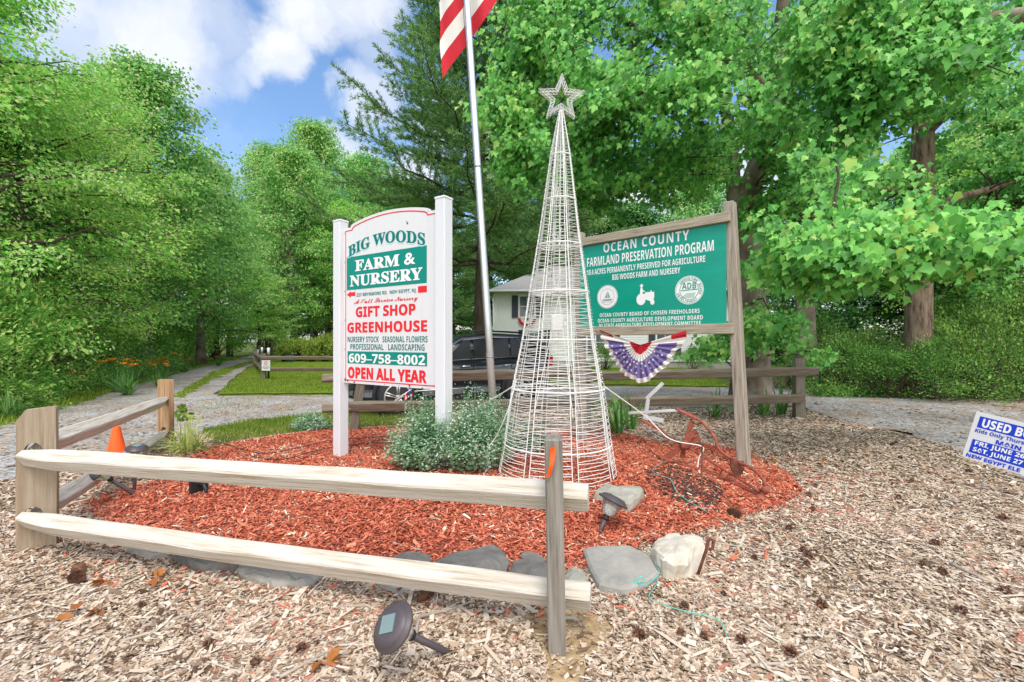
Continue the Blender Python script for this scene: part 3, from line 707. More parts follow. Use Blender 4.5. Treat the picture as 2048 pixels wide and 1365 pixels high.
# ------------------------------------------------------------------ the green county sign
A1 = V((.878, 5.96)); GD = V((.734, -.679)); WG = 1.91
def gp(cx, cy): return onplane(1140 + cx / 4.706, 390 + cy / 4.706, A1, GD)
def gbox(x0, x1, yt, yb):
    xm = (x0 + x1) / 2; ym = (yt + yb) / 2
    return (gp(x0, ym)[0], gp(x1, ym)[0], gp(xm, yb)[1], gp(xm, yt)[1])
gs = thing('county_sign', 'green farmland preservation sign in a grey weathered timber frame on two posts', 'sign', frame((A1.x, A1.y, 0), (GD.x, GD.y, 0)))
zt1 = .5 * (gp(130, 490)[1] + gp(1420, 272)[1]); zb1 = .5 * (gp(245, 1240)[1] + gp(1450, 1212)[1])
ztt = .5 * (gp(130, 415)[1] + gp(1420, 185)[1]); zbb = .5 * (gp(245, 1325)[1] + gp(1490, 1302)[1])
for i, (u, zt) in enumerate(((0, 2.72), (WG, 2.74))):
    mb = MB(); lean = -.14 if i else -.02
    for a, b in ((-.05, zt),):
        sh = M(((1, 0, lean / 2.7, 0), (0, 1, 0, 0), (0, 0, 1, 0), (0, 0, 0, 1)))
        mb.box((0, 0, 0), (.11, .11, b - a), bev=.008); mb.v = [tuple(T(u - lean * .6, .03, 0) @ sh @ V((p[0], p[1], p[2] + (a + b) / 2))) for p in mb.v]
    mb.build('post', 'wood_grey', gs)
uc = WG / 2
for z0, z1, nm_, ln in ((zt1, ztt, 'top_rail', WG - .05), (zbb, zb1, 'bottom_rail', WG + .02)):
    MB().box((0, 0, 0), (ln, .05, z1 - z0), bev=.006).build(nm_, 'wood_frame', gs, T(uc, -.052, (z0 + z1) / 2))
pu1 = .5 * (gp(1420, 272)[0] + gp(1448, 1208)[0]) + .05
pan = MB().box((0, 0, 0), (pu1 - .03, .006, zt1 - zb1 + .06)).build('sign_panel', 'road_green', gs, T((pu1 + .03) / 2, -.032, (zt1 + zb1) / 2))
gx0 = -(pu1 + .03) / 2; gz0 = -(zt1 + zb1) / 2
def gt(s, bx, off=.0, **k):
    b = gbox(*bx); return text('lettering', s, 'sans', (b[0] + gx0, b[1] + gx0, b[2] + gz0, b[3] + gz0), 'letter_white', pan, off=off, y=-.0055, **k)
gt('OCEAN COUNTY', (330, 1135, 397, 488), space=1.15)
gt('FARMLAND PRESERVATION PROGRAM', (175, 1365, 512, 606))
gt('18.4 ACRES PERMANENTLY PRESERVED FOR AGRICULTURE', (175, 1285, 640, 697))
gt('BIG WOODS FARM AND NURSERY', (413, 1050, 717, 772))
gt('OCEAN COUNTY BOARD OF CHOSEN FREEHOLDERS', (295, 1232, 1093, 1131), space=1.1)
gt('OCEAN COUNTY AGRICULTURE DEVELOPMENT BOARD', (277, 1262, 1149, 1188), space=1.1)
gt('NJ STATE AGRICULTURE DEVELOPMENT COMMITTEE', (290, 1243, 1199, 1238), space=1.1)


def gxy(cx, cy):
    u, z = gp(cx, cy); return u + gx0, z + gz0


def ring_text(name, s, c, rad, a0, a1, h, m, parent, y, flip=False):
    """letters set round a circle, from angle a0 to a1"""
    mb_v = []; mb_f = []
    for i, ch in enumerate(s):
        if ch == ' ': continue
        a = a0 + (a1 - a0) * i / (len(s) - 1)
        me = text_mesh(ch, 'sans', (-h * .33, h * .33, -h / 2, h / 2), y=0)
        rot = a - pi / 2 if not flip else a + pi / 2
        k = len(mb_v)
        for v in me.vertices:
            x, z = v.co.x, v.co.z
            mb_v.append((c[0] + rad * cos(a) + x * cos(rot) - z * sin(rot), y, c[1] + rad * sin(a) + x * sin(rot) + z * cos(rot)))
        mb_f += [tuple(k + j for j in p.vertices) for p in me.polygons]; bpy.data.meshes.remove(me)
    mb = MB(); mb.add(mb_v, mb_f); return mb.build(name, m, parent)


c1 = gxy(365, 960); rr = (gp(365, 850)[1] - gp(365, 1070)[1]) / 2
mb = MB(); disc(mb, c1, 0, rr, -.0045, 0); disc(mb, c1, rr * .93, rr * .96, -.006, 1); disc(mb, c1, rr * .66, rr * .69, -.006, 1)
for q in ([(-.5, -.22), (.5, -.18), (.42, -.34), (-.38, -.36)], [(.02, -.15), (.05, -.15), (.05, .5), (.02, .5)], [(0, -.1), (0, .42), (-.26, -.1)], [(.08, -.1), (.08, .45), (.3, -.08)], [(-.6, -.45), (.6, -.43), (.6, -.46), (-.6, -.48)]):
    mb.add([(c1[0] + a * rr, -.006, c1[1] + b * rr) for a, b in q], [tuple(range(len(q)))], 1)
seal = mb.build('county_seal', ['letter_white', 'letter_grey'], pan)
# tractor with driver
mb = MB(); tx = lambda pts: [(*gxy(*p), 0) for p in pts]
def poly2(pts, mi=0, y=-.0055): mb.add([(a, y, b) for a, b, _ in tx(pts)], [tuple(range(len(pts)))], mi)
poly2([(690, 930), (715, 935), (725, 918), (770, 915), (770, 900), (782, 900), (784, 915), (806, 912), (806, 960), (800, 990), (765, 1000), (720, 985), (690, 990)])
cW = gxy(682, 985); disc(mb, cW, 0, rr * .46, -.0056, 0, 24, .86); cW = gxy(789, 1010); disc(mb, cW, 0, rr * .21, -.0056, 0, 18, .86)
poly2([(672, 935), (676, 890), (682, 872), (694, 872), (700, 895), (720, 910), (718, 918), (698, 910), (700, 940)], y=-.0057); cW = gxy(687, 860); disc(mb, cW, 0, rr * .11, -.0056, 0, 12)
poly2([(668, 862), (706, 856), (706, 850), (697, 851), (693, 840), (682, 842), (679, 855), (668, 857)], y=-.0058)
mb.build('tractor_emblem', 'letter_white', pan)
c2 = gxy(1133, 897); r2_ = (gp(1133, 763)[1] - gp(1133, 1031)[1]) / 2
mb = MB(); disc(mb, c2, r2_ * .955, r2_, -.0045, 0); disc(mb, c2, r2_ * .68, r2_ * .93, -.0045, 0); disc(mb, c2, 0, r2_ * .64, -.0045, 0)
for i in range(6):
    a = -.5 + i * .2
    mb.add([(c2[0] + (a - .12) * r2_ * .8 - .1 * r2_, -.006, c2[1] - .58 * r2_ + abs(a) * .1 * r2_), (c2[0] + (a - .04) * r2_ * .8 - .1 * r2_, -.006, c2[1] - .58 * r2_ + abs(a) * .1 * r2_), (c2[0] + (.2 + a * .5) * r2_, -.006, c2[1] - .2 * r2_), (c2[0] + (.16 + a * .5) * r2_, -.006, c2[1] - .2 * r2_)], [(0, 1, 2, 3)], 1)
mb.add([(c2[0] - .6 * r2_, -.006, c2[1] + .02 * r2_), (c2[0] + .6 * r2_, -.006, c2[1] + .05 * r2_), (c2[0] + .6 * r2_, -.006, c2[1] - .01 * r2_), (c2[0] - .6 * r2_, -.006, c2[1] - .04 * r2_)], [(3, 2, 1, 0)], 1)
em = mb.build('board_emblem', ['letter_white', 'road_green'], pan)
text('lettering', 'ADB', 'sans', (c2[0] - .5 * r2_, c2[0] + .5 * r2_, c2[1] + .08 * r2_, c2[1] + .52 * r2_), 'road_green', em, y=-.0062)
ring_text('lettering', 'AGRICULTURE', c2, r2_ * .805, R(140), R(48), r2_ * .17, 'road_green', em, -.0062)
ring_text('lettering', 'BOARD', c2, r2_ * .805, R(25), R(-20), r2_ * .17, 'road_green', em, -.0062)
ring_text('lettering', 'DEVELOPMENT', c2, r2_ * .805, R(198), R(308), r2_ * .17, 'road_green', em, -.0062, flip=True)

# bunting below the county sign
bn = thing('bunting', 'faded pleated patriotic fan bunting hanging below the green sign', 'bunting', frame((A1.x, A1.y, 0), (GD.x, GD.y, 0)))
def bp(cx, cy): return onplane(1180 + cx / 3.413, 640 + cy / 3.413, A1 + V((.68, .73)) * 0, GD)
cc = bp(368, 170); lc = bp(95, 68); rc = bp(690, 66); bc = bp(385, 428)
rad = .5 * ((V(cc) - V(lc)).length + (V(cc) - V(rc)).length); radb = (V(cc) - V(bc)).length
aL = atan2(lc[1] - cc[1], lc[0] - cc[0]); aR = atan2(rc[1] - cc[1], rc[0] - cc[0]); aL = aL if aL > 0 else aL + 2 * pi
mb = MB(); NA, NR = 72, 16; vs = []
def bpt(t, q):
    a = aL + (2 * pi + aR - aL) * t; w = abs(2 * t - 1)
    rr_ = (radb * (1 - .13 * sin(pi * min(1, w / .85))) + (rad - radb) * max(0, (w - .7) / .3) ** 1.3) * q
    ple = (.020 * q + .004) * (1 if (int(t * NA) % 4) in (1, 2) else -1)
    return (cc[0] + rr_ * cos(a), -.088 + ple - .03 * sin(q * 2.5) * (1 - w), cc[1] + rr_ * sin(a) + .012 * sin(t * 31) * q)
for i in range(NA + 1):
    for j in range(NR + 1): vs.append(bpt(i / NA, j / NR))
fs_ = []; mi_ = []
for i in range(NA):
    for j in range(NR):
        t = (i + .5) / NA; q = (j + .5) / NR; w = abs(2 * t - 1)
        m_ = 0 if q < .25 else 1 if q < .44 else 2 if q < .86 else 1
        if w > .955: m_ = 0 if q > .68 or q < .25 else 1
        elif w > .90 and q >= .44: m_ = 1
        fs_.append((i * (NR + 1) + j, (i + 1) * (NR + 1) + j, (i + 1) * (NR + 1) + j + 1, i * (NR + 1) + j + 1)); mi_.append(m_)
mb.add(vs, fs_); mb.m = mi_; mb.sm = [False] * len(fs_)
for q in (.5, .62, .75):
    for i in range(12):
        t = .11 + .78 * (i + (.5 if q == .62 else 0)) / 12
        t = (int(t * NA) + .5) / NA; p = V(bpt(t - .4 / NA, q)); s = .018
        star = [(p.x + (s if k % 2 == 0 else s * .42) * sin(k * pi / 5), p.y - .012, p.z + (s if k % 2 == 0 else s * .42) * cos(k * pi / 5)) for k in range(10)]
        mb.add(star, [tuple(range(10))], 1)
mb.build('fan_cloth', ['red_cloth', 'white_cloth', 'purple_cloth'], bn)

# ------------------------------------------------------------------ flagpole and flag
fp = thing('flagpole', 'slim silver metal flagpole leaning over the green bush beside the white sign', 'flagpole', T(-.145, 4.42, .09))
b0 = V((0, 0, 0)); top = P(930, -60, 4.42) - V((-.145, 4.42, .09)); dr = (top - b0).normalized()
MB().tube([b0 + dr * .22, b0 + dr * 1.4, b0 + dr * 2.9, top, top + dr * 1.5], [.037, .0355, .033, .030, .028], 16).build('pole', 'steel', fp)
MB().tube([b0 - dr * .05, b0 + dr * .30, b0 + dr * .302], [.043, .043, .039], 16).build('ground_sleeve', 'zinc', fp)
MB().tube([top + dr * 1.3 + V((-.036, -.03, 0)), b0 + dr * 2.0 + V((-.042, -.032, 0)), b0 + dr * 1.1 + V((-.03, -.036, 0))], .003, 5).build('halyard', 'dark_rope', fp)
mb = MB()
for d_ in (1.05, 2.9): mb.tube([b0 + dr * d_, b0 + dr * (d_ + .012)], .0385, 16)
mb.build('collar', 'zinc', fp)
mb = MB(); NU, NV = 40, 39; vs = []
for j in range(NV + 1):
    for i in range(NU + 1):
        u = i / NU; v = j / NV
        px = 882 + (1064 - 882) * u + (-12 * (1 - u)) * min(1, v * 8) + 5 * sin(v * 9) * (1 - u); py = 157 - 275 * u - 494 * v + 14 * sin(u * 3.1) * (1 - v)
        yd = 4.56 + .05 * sin(u * 9 + v * 3) + .025 * sin(u * 23 + v * 5)
        if u < .085: px = px + (0.085 - u) * 120 * (0.35 + v); yd += .03 * (1 - u / .085)
        vs.append(P(px, py, yd))
fs_ = []; mi_ = []
for j in range(NV):
    for i in range(NU):
        fs_.append((j * (NU + 1) + i, j * (NU + 1) + i + 1, (j + 1) * (NU + 1) + i + 1, (j + 1) * (NU + 1) + i))
        st = int(j / 3); mi_.append(2 if (i > NU * .6 and j >= 18) else (0 if st % 2 == 0 else 1))
mb.add(vs, fs_, smooth=True); mb.m = mi_
tag(mb.build('flag', ['red_cloth', 'white_cloth', 'navy_cloth']), 'red and white striped flag hanging limp from the leaning flagpole', 'flag')

# ------------------------------------------------------------------ the wire tree
TB = V((.40, 4.07, .10)); TH = 3.27
wt = thing('wire_tree', 'tall white wire christmas tree cone with a star on top, standing in red mulch', 'wire tree', T(TB))
prof = [(0, .53), (.30, .478), (.78, .412), (1.21, .328), (1.63, .268), (2.2, .178), (2.45, .145), (2.9, .085), (3.27, .016)]
def trad(z):
    for (a, ra), (b, rb) in zip(prof, prof[1:]):
        if z <= b: return ra + (rb - ra) * (z - a) / (b - a)
    return prof[-1][1]
def tpt(z, a, dr_=0):
    r_ = trad(z) + dr_; return V((r_ * cos(a) + .012 * z, r_ * sin(a), z))
NP = 8; a_off = R(11)
mb = MB()
for p in range(NP):
    a0, a1 = a_off + p * 2 * pi / NP + .05, a_off + (p + 1) * 2 * pi / NP - .05
    pts = []; z = .01; side = 0; k = 0
    while z < TH - .03:
        ar = [a0 + (a1 - a0) * t for t in (0, .33, .67, 1)]
        if side: ar.reverse()
        dz = .0255
        zz_ = [z + dz * .55 * t + random.uniform(-.002, .002) for t in (0, .33, .67, 1)]
        pts += [tpt(min(zq, TH), aq, .002 + random.uniform(-.002, .002)) for zq, aq in zip(zz_, ar)]
        z += dz * 1.12; side ^= 1
    mb.tube(pts, .0027, 4, cap=False)
mb.build('wire_coil', 'white_wire', wt)
for p in range(NP):
    for s_ in (-.05, .05):
        a = a_off + p * 2 * pi / NP + s_ * (1 if True else 0)
        MB().tube([tpt(z, a) for z in np.linspace(0, TH, 20)], .0042, 5).build('upright', 'white_wire', wt)
for z in (.005, .30, .78, 1.21, 1.63, 2.05, 2.45, 2.85):
    n = 40; MB().tube([tpt(z, 2 * pi * k / n) for k in range(n)], .0065 if z > .1 else .006, 6, closed=True).build('hoop', 'white_wire', wt)
for z in (.78, 1.63, 2.05):
    mb = MB()
    for k in range(NP // 2):
        a = a_off + k * 2 * pi / NP; mb.tube([tpt(z, a), tpt(z, a + pi)], .004, 5)
    mb.build('brace', 'white_wire', wt)
mb = MB(); cp_ = V((.012 * 1.6, 0, 1.6)); mb.tube([(0, 0, -.1), V((.012 * TH, 0, TH))], .006, 6); mb.build('centre_pole', 'white_wire', wt)
mb = MB()
for a in (.5, 2.1, 3.7, 5.2): mb.tube([cp_, V((.25 * cos(a), .25 * sin(a), .55))], .004, 5)
mb.build('inner_stay', 'white_wire', wt)
MB().box((0, -.03, 1.36), (.11, .06, .15), bev=.01).build('junction_box', 'white_wire', wt)
mb = MB(); r_ = random.Random(4)
for z_ in (1.7, 2.1, 2.5):
    mb.tube([V((.03 * cos(q * 1.1) * (1 + .4 * r_.random()), .03 * sin(q * 1.1), z_ + .012 * q * (1 if q % 2 else -.6) + r_.uniform(-.03, .03))) for q in range(16)], .0045, 4)
mb.build('cord_bundle', 'white_wire', wt)
# star
sp0 = V((.012 * TH, 0, TH + .10)); mb = MB(); RO, RI = .215, .092
def stp(k, f, y): 
    r_ = (RO if k % 2 == 0 else RI) * f; a = k * pi / 5 + R(2); return sp0 + V((r_ * sin(a), y, r_ * cos(a)))
for f in (1, .62):
    for y in (-.022, .022): mb.tube([stp(k, f, y) for k in range(10)], .0040, 5, closed=True)
for k in range(10):
    for i in range(4):
        t = i / 4; q = [stp(k, f, y).lerp(stp(k + 1, f, y), t) for f, y in ((1, -.022), (1, .022), (.62, .022), (.62, -.022))]
        mb.tube(q, .0028, 4, closed=True)
mb.build('star', 'white_wire', wt)
# guy ropes
def rope(name, pts, rad, m, label, cat, n=6, smooth=6):
    q = []
    pts = [V(p) for p in pts]
    for i in range(len(pts) - 1):
        a, b = pts[i], pts[i + 1]; pa = pts[max(0, i - 1)]; pb = pts[min(len(pts) - 1, i + 2)]
        for k in range(smooth):
            t = k / smooth
            q.append(.5 * ((2 * a) + (b - pa) * t + (2 * pa - 5 * a + 4 * b - pb) * t * t + (3 * a - pa - 3 * b + pb) * t ** 3))
    q.append(pts[-1])
    return tag(MB().tube(q, rad, n).build(name, m), label, cat)
wtp = lambda z, a: TB + tpt(z, a)
rope('guy_rope', [wtp(.80, R(-10)), P(1290, 832, 4.2), P(1340, 878, 4.12), P(1404, 893, 4.02), P(1398, 915, 4.02), P(1395, 935, 4.0)], .005, 'rope', 'white guy rope from the wire tree to the thin rusty stake on its right', 'rope')
rope('guy_rope', [wtp(.80, R(190)), P(960, 812, 4.4), P(915, 828, 4.75), P(880, 842, 4.9)], .005, 'rope', 'white guy rope from the wire tree down into the bush by the white sign post', 'rope')
rope('cable', [wtp(.85, R(200)), wtp(.6, R(205)) + V((-.05, 0, 0)), wtp(.4, R(195)) + V((-.09, 0, -.02)), wtp(.2, R(192)) + V((-.13, 0, .05)), P(975, 930, 4.05)], .004, 'rope', 'thin white cable dangling down the left side of the wire tree', 'cable')

# ------------------------------------------------------------------ split rail fences
def rail_mesh(L, h=.115, d=.10, rot=.5, taper0=True, taper1=True, seed=0, wob=.006, bend=0.0):
    """split rail along x from 0 to L, rough four-sided section with whittled ends"""
    r = random.Random(seed); n = max(8, int(L / .12)); ring = [(-.5, -.40), (-.42, -.5), (.46, -.34), (.5, -.26), (.30, .46), (.2, .5), (-.40, .44), (-.48, .36)]
    vs = []; k = len(ring)
    for i in range(n + 1):
        x = L * i / n; s = 1.0; sy = 1.0
        if taper0: q = min(1, .60 + x / .26 * .40); sy *= q; s *= .75 + .25 * q
        if taper1: q = min(1, .42 + (L - x) / .34 * .58); sy *= q; s *= .75 + .25 * q
        for a, b in ring:
            y, z = a * d * sy, b * h * s
            w = V((mnoise.noise((x * 2.2, a * 3 + seed, b * 2)), mnoise.noise((x * 2.5 + 9, a * 2, b * 3 + seed)), 0)) * wob
            yy = y * cos(rot) - z * sin(rot) + w.x; zz_ = y * sin(rot) + z * cos(rot) + w.y + bend * sin(pi * i / n)
            vs.append((x, yy, zz_))
    fs = [tuple(range(k - 1, -1, -1)), tuple(n * k + j for j in range(k))]
    for i in range(n):
        for j in range(k): fs.append((i * k + j, i * k + (j + 1) % k, (i + 1) * k + (j + 1) % k, (i + 1) * k + j))
    mb = MB(); mb.add(vs, fs); return mb


def rail(a, b, parent, m, base=None, **k):
    a = V(a); b = V(b); mb = rail_mesh((b - a).length, **k)
    mt = frame(a, b - a)
    if base is not None: mt = base.inverted() @ mt
    return mb.build('rail', m, parent, mt)


def split_post(w, th, hgt, holes, parent, m, mt, cham=True, seed=0):
    h2 = w / 2; r = random.Random(seed)
    out = [(-h2, -.08), (h2, -.08), (h2 * 1.02, hgt * .45), (h2 * .97, hgt - .01), (h2 * .9, hgt)]
    out += [(-h2 * .55, hgt - .012), (-h2 * .98, hgt - .075), (-h2 * 1.02, hgt * .5)] if cham else [(-h2 * .9, hgt), (-h2, hgt - .012), (-h2 * 1.01, hgt * .5)]
    loops = [out]
    for (x, z, rx, rz) in holes: loops.append([(x + rx * cos(t * pi / 8), z + rz * sin(t * pi / 8)) for t in range(16)])
    me = xz(curve_mesh(loops, th / 2), 0); me.materials.clear(); me.materials.append(MT[m])
    return link('post', me, parent, mt)


ff = thing('split_rail_fence', 'pale new split rail fence turning the corner in front of the red mulch bed', 'fence')
fA = V((.185, 1.93, 0)); fB = V((-2.98, 2.86, 0)); fC = V((-4.58, 6.02, 0)); fd = (fA - fB).normalized(); fd2 = (fC - fB).normalized()
MB().box((0, 0, 0), (.074, .12, .98), bev=.006).build('post', 'wood_sawn', ff, T(fA + V((0, .0, .405))) @ M.Rotation(R(-1), 4, 'Y') @ M.Rotation(R(-6), 4, 'Z'))
split_post(.178, .07, .885, [(-.015, .60, .045, .070), (-.015, .21, .047, .062)], ff, 'wood_post', frame(fB, (.82, .57, 0)), seed=1)
split_post(.20, .07, .80, [(.01, .52, .05, .06), (.01, .12, .05, .06)], ff, 'wood_brown', frame(fC + V((0, 0, gz(fC.x, fC.y))), (.96, -.28, 0)), cham=False, seed=2)
off = V((.02, .098, 0))
rail(fB + V((-.02, -.06, .585)), fA + fd * .135 + off + V((0, 0, .622)), ff, 'wood_rail', h=.105, d=.105, rot=.55, taper1=False, seed=3, bend=.0)
rail(fB + V((-.02, -.06, .205)), fA + fd * .145 + off + V((0, 0, .19)), ff, 'wood_rail', h=.105, d=.105, rot=.55, taper1=False, seed=11, bend=-.01)
rail(fB + V((-.015, .03, .64)), fC + V((.02, -.04, .52)), ff, 'wood_rail', h=.115, d=.115, rot=.62, seed=5)
rail(fB + V((-.015, .03, .235)), fC + V((.02, -.04, .09)), ff, 'wood_rail', h=.11, d=.115, rot=.62, seed=6)

rf = thing('split_rail_fence', 'old grey two-rail fence running behind the signs in front of the black car', 'fence')
rp = [(-4.6, 6.2), (-2.36, 6.75), (1.18, 7.45), (5.2, 8.25)]
for i, (x, y) in enumerate(rp):
    if i == 0: continue
    zg = gz(x, y); ht = 1.06
    if i == 1: MB().box((0, 0, 0), (.13, .085, 1.0), bev=.008).build('post', 'wood_rearpost', rf, T(x + .07, y, zg + .42) @ M.Rotation(R(9), 4, 'Y') @ M.Rotation(R(16), 4, 'Z'))
    else: split_post(.20, .09, ht + (.03 if i == 3 else -.05), [], rf, 'wood_rearpost', frame((x, y, zg), (.97, .22, 0)), cham=False, seed=i)
for i in range(1, 3):
    a = V((*rp[i], 0)); b = V((*rp[i + 1], 0)); d_ = (b - a).normalized()
    za, zb_ = gz(*rp[i]), gz(*rp[i + 1]); ext = .36 if i == 2 else .1
    rail(a - d_ * .1 + V((0, -.07, za + .80)), b + d_ * ext + V((0, -.07, zb_ + .86)), rf, 'wood_greyx', h=.15, d=.10, rot=.35, taper1=(i == 2), seed=20 + i)
    rail(a - d_ * .1 + V((0, -.07, za + .38)), b + d_ * .02 + V((0, -.07, zb_ + .37)), rf, 'wood_greyx', h=.15, d=.10, rot=.35, taper1=False, seed=30 + i)
a = V((*rp[1], 0)); b = V((-2.75, 6.66, 0))
rail(a + V((0, -.07, gz(*rp[1]) + .36)), b + V((0, -.07, gz(*rp[1]) + .36)), rf, 'wood_greyx', h=.14, d=.09, rot=.35, seed=44)
rail(a + V((-.1, -.07, gz(*rp[1]) + .80)), b + V((0, -.07, gz(*rp[1]) + .80)), rf, 'wood_greyx', h=.14, d=.09, rot=.35, seed=45)

bf = thing('split_rail_fence', 'far split rail fence cornering at the lawn edge by the gravel lane', 'fence')
q0 = G(527, 758); q1 = V((q0.x + 3.0, q0.y + .15, q0.z)); q2 = V((q0.x + 6.0, q0.y + .3, q0.z)); q3 = G(515, 738); q4 = G(519, 724); q5 = G(545, 714); q6 = G(580, 709)
q3.x -= .1
for i, (q, hh_) in enumerate(((q0, .95), (q1, .95), (q2, .95), (q3, 1.0), (q4, 1.1), (q5, 1.3), (q6, 1.3))):
    split_post(.16, .09, hh_, [], bf, 'wood_rearpost', frame(q, (1, .05, 0)), cham=False, seed=50 + i)
for a, b in ((q0, q1), (q1, q2), (q0, q3), (q3, q4), (q4, q5), (q5, q6)):
    for z in (.78, .36): rail(a + V((0, -.05, z)), b + V((0, -.05, z)), bf, 'wood_greyx', h=.13, d=.09, rot=.35, seed=int(a.x * 10) + int(z * 10), taper0=False, taper1=False)
for i, (px, py, yy) in enumerate(((515, 700, q3.y + 1), (524, 695, q3.y + .2), (537, 696, q0.y + .4))):
    b = P(px, 735, yy); b.z = gz(b.x, b.y)
    st = thing('marker_stake', ('leftmost dark stake with a white tip by the far fence corner', 'middle dark stake with a white tip by the far fence corner', 'rightmost dark stake with a white tip by the far fence corner')[i], 'stake', T(b), 'white tipped stakes by the far fence')
    zt = P(px, py, yy).z - b.z
    MB().tube([(0, 0, 0), (0, 0, zt)], .035, 6).build('stake_rod', 'stake_green', st); MB().tube([(0, 0, zt - .25), (0, 0, zt + .01)], .05, 6).build('tip', 'white_wood', st)
ps_ = thing('parking_sign', 'small white notice with a red ring hanging on the far fence post', 'sign', frame(P(532, 731, q0.y - .12), (1, .05, 0)))
pb = MB().box((0, 0, 0), (.30, .012, .38)).build('sign_plate', 'sign_white', ps_)
mb = MB(); disc(mb, (0, .09), .05, .068, -.009, 0, 20); mb.add([(-.05, -.0095, .04), (-.036, -.0095, .035), (.05, -.0095, .14), (.036, -.0095, .145)], [(0, 1, 2, 3)]); mb.build('red_ring', 'letter_red', pb)
mb = MB()
for z, w in ((-.03, .1), (-.08, .11), (-.12, .09)): mb.add([(-w, -.009, z), (w, -.009, z), (w, -.009, z + .022), (-w, -.009, z + .022)], [(0, 1, 2, 3)])
mb.build('printed_lines', 'letter_grey', pb)

# ------------------------------------------------------------------ stones round the bed
def stone(outline, hgt, m, label, z0=None, tilt=(0, 0), rough=.018, seed=0, name='stone', dome=.25):
    """outline: photo points of the stone's foot, placed on the ground"""
    pts = [G(*p) for p in outline]; c = sum(pts, V()) / len(pts); n = 40
    loop = []
    for i in range(n):
        s = i / n * len(pts); a = int(s); t = s - a
        p0, p1, p2, p3 = (pts[(a + k) % len(pts)] for k in (-1, 0, 1, 2))
        lin = p1.lerp(p2, t); cat = .5 * (2 * p1 + (p2 - p0) * t + (2 * p0 - 5 * p1 + 4 * p2 - p3) * t * t + (3 * p1 - p0 - 3 * p2 + p3) * t ** 3)
        loop.append((lin * .6 + cat * .4 - c).to_2d())
    mb = MB(); rings = [(1.0, -.05), (1.03, hgt * .25), (1.01, hgt * .7), (.93, hgt * .97), (.75, hgt * (1 + dome * .3)), (.45, hgt * (1 + dome * .7)), (.15, hgt * (1 + dome))]
    vs = []
    for s, z in rings:
        for p in loop:
            q = V((p.x * s, p.y * s, z + p.x * tilt[0] + p.y * tilt[1]))
            q += mnoise.noise_vector(q * 7 + V((seed * 3.1, 0, 0))) * rough * 1.6 + mnoise.noise_vector(q * 22 + V((seed, 5, 0))) * rough * .7 + mnoise.noise_vector(q * 55 + V((seed, 2, 7))) * rough * .25
            vs.append(q)
    fs = []
    for r_ in range(len(rings) - 1):
        for i in range(n): fs.append((r_ * n + i, r_ * n + (i + 1) % n, (r_ + 1) * n + (i + 1) % n, (r_ + 1) * n + i))
    fs.append(tuple((len(rings) - 1) * n + i for i in range(n)))
    mb.add(vs, fs)
    for i in range(len(mb.sm)): mb.sm[i] = i > n * 5
    return tag(mb.build(name, m, None, T(c.x, c.y, c.z)), label, 'stone', 'stones edging the mulch bed')
stone([(258, 1108), (300, 1122), (345, 1118), (350, 1100), (300, 1090), (268, 1096)], .05, 'stone_grey', 'leftmost flat grey edging stone under the lower fence rail', seed=1)
stone([(345, 1122), (400, 1146), (470, 1146), (500, 1130), (440, 1112), (360, 1108)], .065, 'stone_dark', 'long dark slab, second edging stone from the left under the lower rail', seed=2)
stone([(474, 1158), (540, 1178), (610, 1180), (640, 1160), (580, 1140), (490, 1138)], .055, 'stone_grey', 'blue-grey slab, third edging stone from the left under the lower rail', seed=3)
stone([(745, 1175), (800, 1195), (850, 1190), (860, 1165), (800, 1155)], .03, 'stone_grey', 'small grey stone mostly hidden behind the middle of the lower rail', seed=4)
stone([(752, 1130), (800, 1150), (860, 1148), (866, 1122), (820, 1110), (775, 1114)], .035, 'stone_dark', 'dark slate partly covered by red mulch behind the lower rail', seed=5)
stone([(860, 1145), (930, 1165), (1012, 1165), (1012, 1112), (985, 1102), (930, 1112), (895, 1128)], .04, 'stone_dark', 'large dark slate with a straight right side, left of the grey fence post', seed=6)
stone([(1018, 1165), (1060, 1180), (1105, 1175), (1105, 1125), (1060, 1112), (1030, 1125)], .04, 'stone_dark', 'dark slate just left of the grey fence post', seed=7)
stone([(1128, 1180), (1160, 1192), (1178, 1172), (1165, 1145), (1130, 1138)], .03, 'stone_olive', 'small brownish slab just right of the grey fence post', seed=8)
stone([(1200, 1185), (1250, 1195), (1318, 1165), (1300, 1125), (1262, 1106), (1168, 1108), (1180, 1150)], .05, 'stone_grey', 'big flat smooth grey slab beside the white rock', tilt=(0, .05), rough=.006, seed=9, dome=.06)
stone([(1302, 1130), (1325, 1160), (1375, 1160), (1408, 1135), (1400, 1110), (1350, 1098), (1315, 1108)], .115, 'stone_pale', 'chunky cream white rock beside the iron hook', rough=.02, seed=10)
stone([(1345, 1098), (1362, 1104), (1376, 1094), (1365, 1086)], .035, 'stone_olive', 'small grey stone tucked behind the cream white rock', seed=11)
stone([(1190, 1002), (1240, 1024), (1262, 1030), (1285, 1000), (1265, 988), (1210, 985)], .085, 'stone_olive', 'wedge shaped olive grey rock at the foot of the wire tree', seed=12, dome=.05)

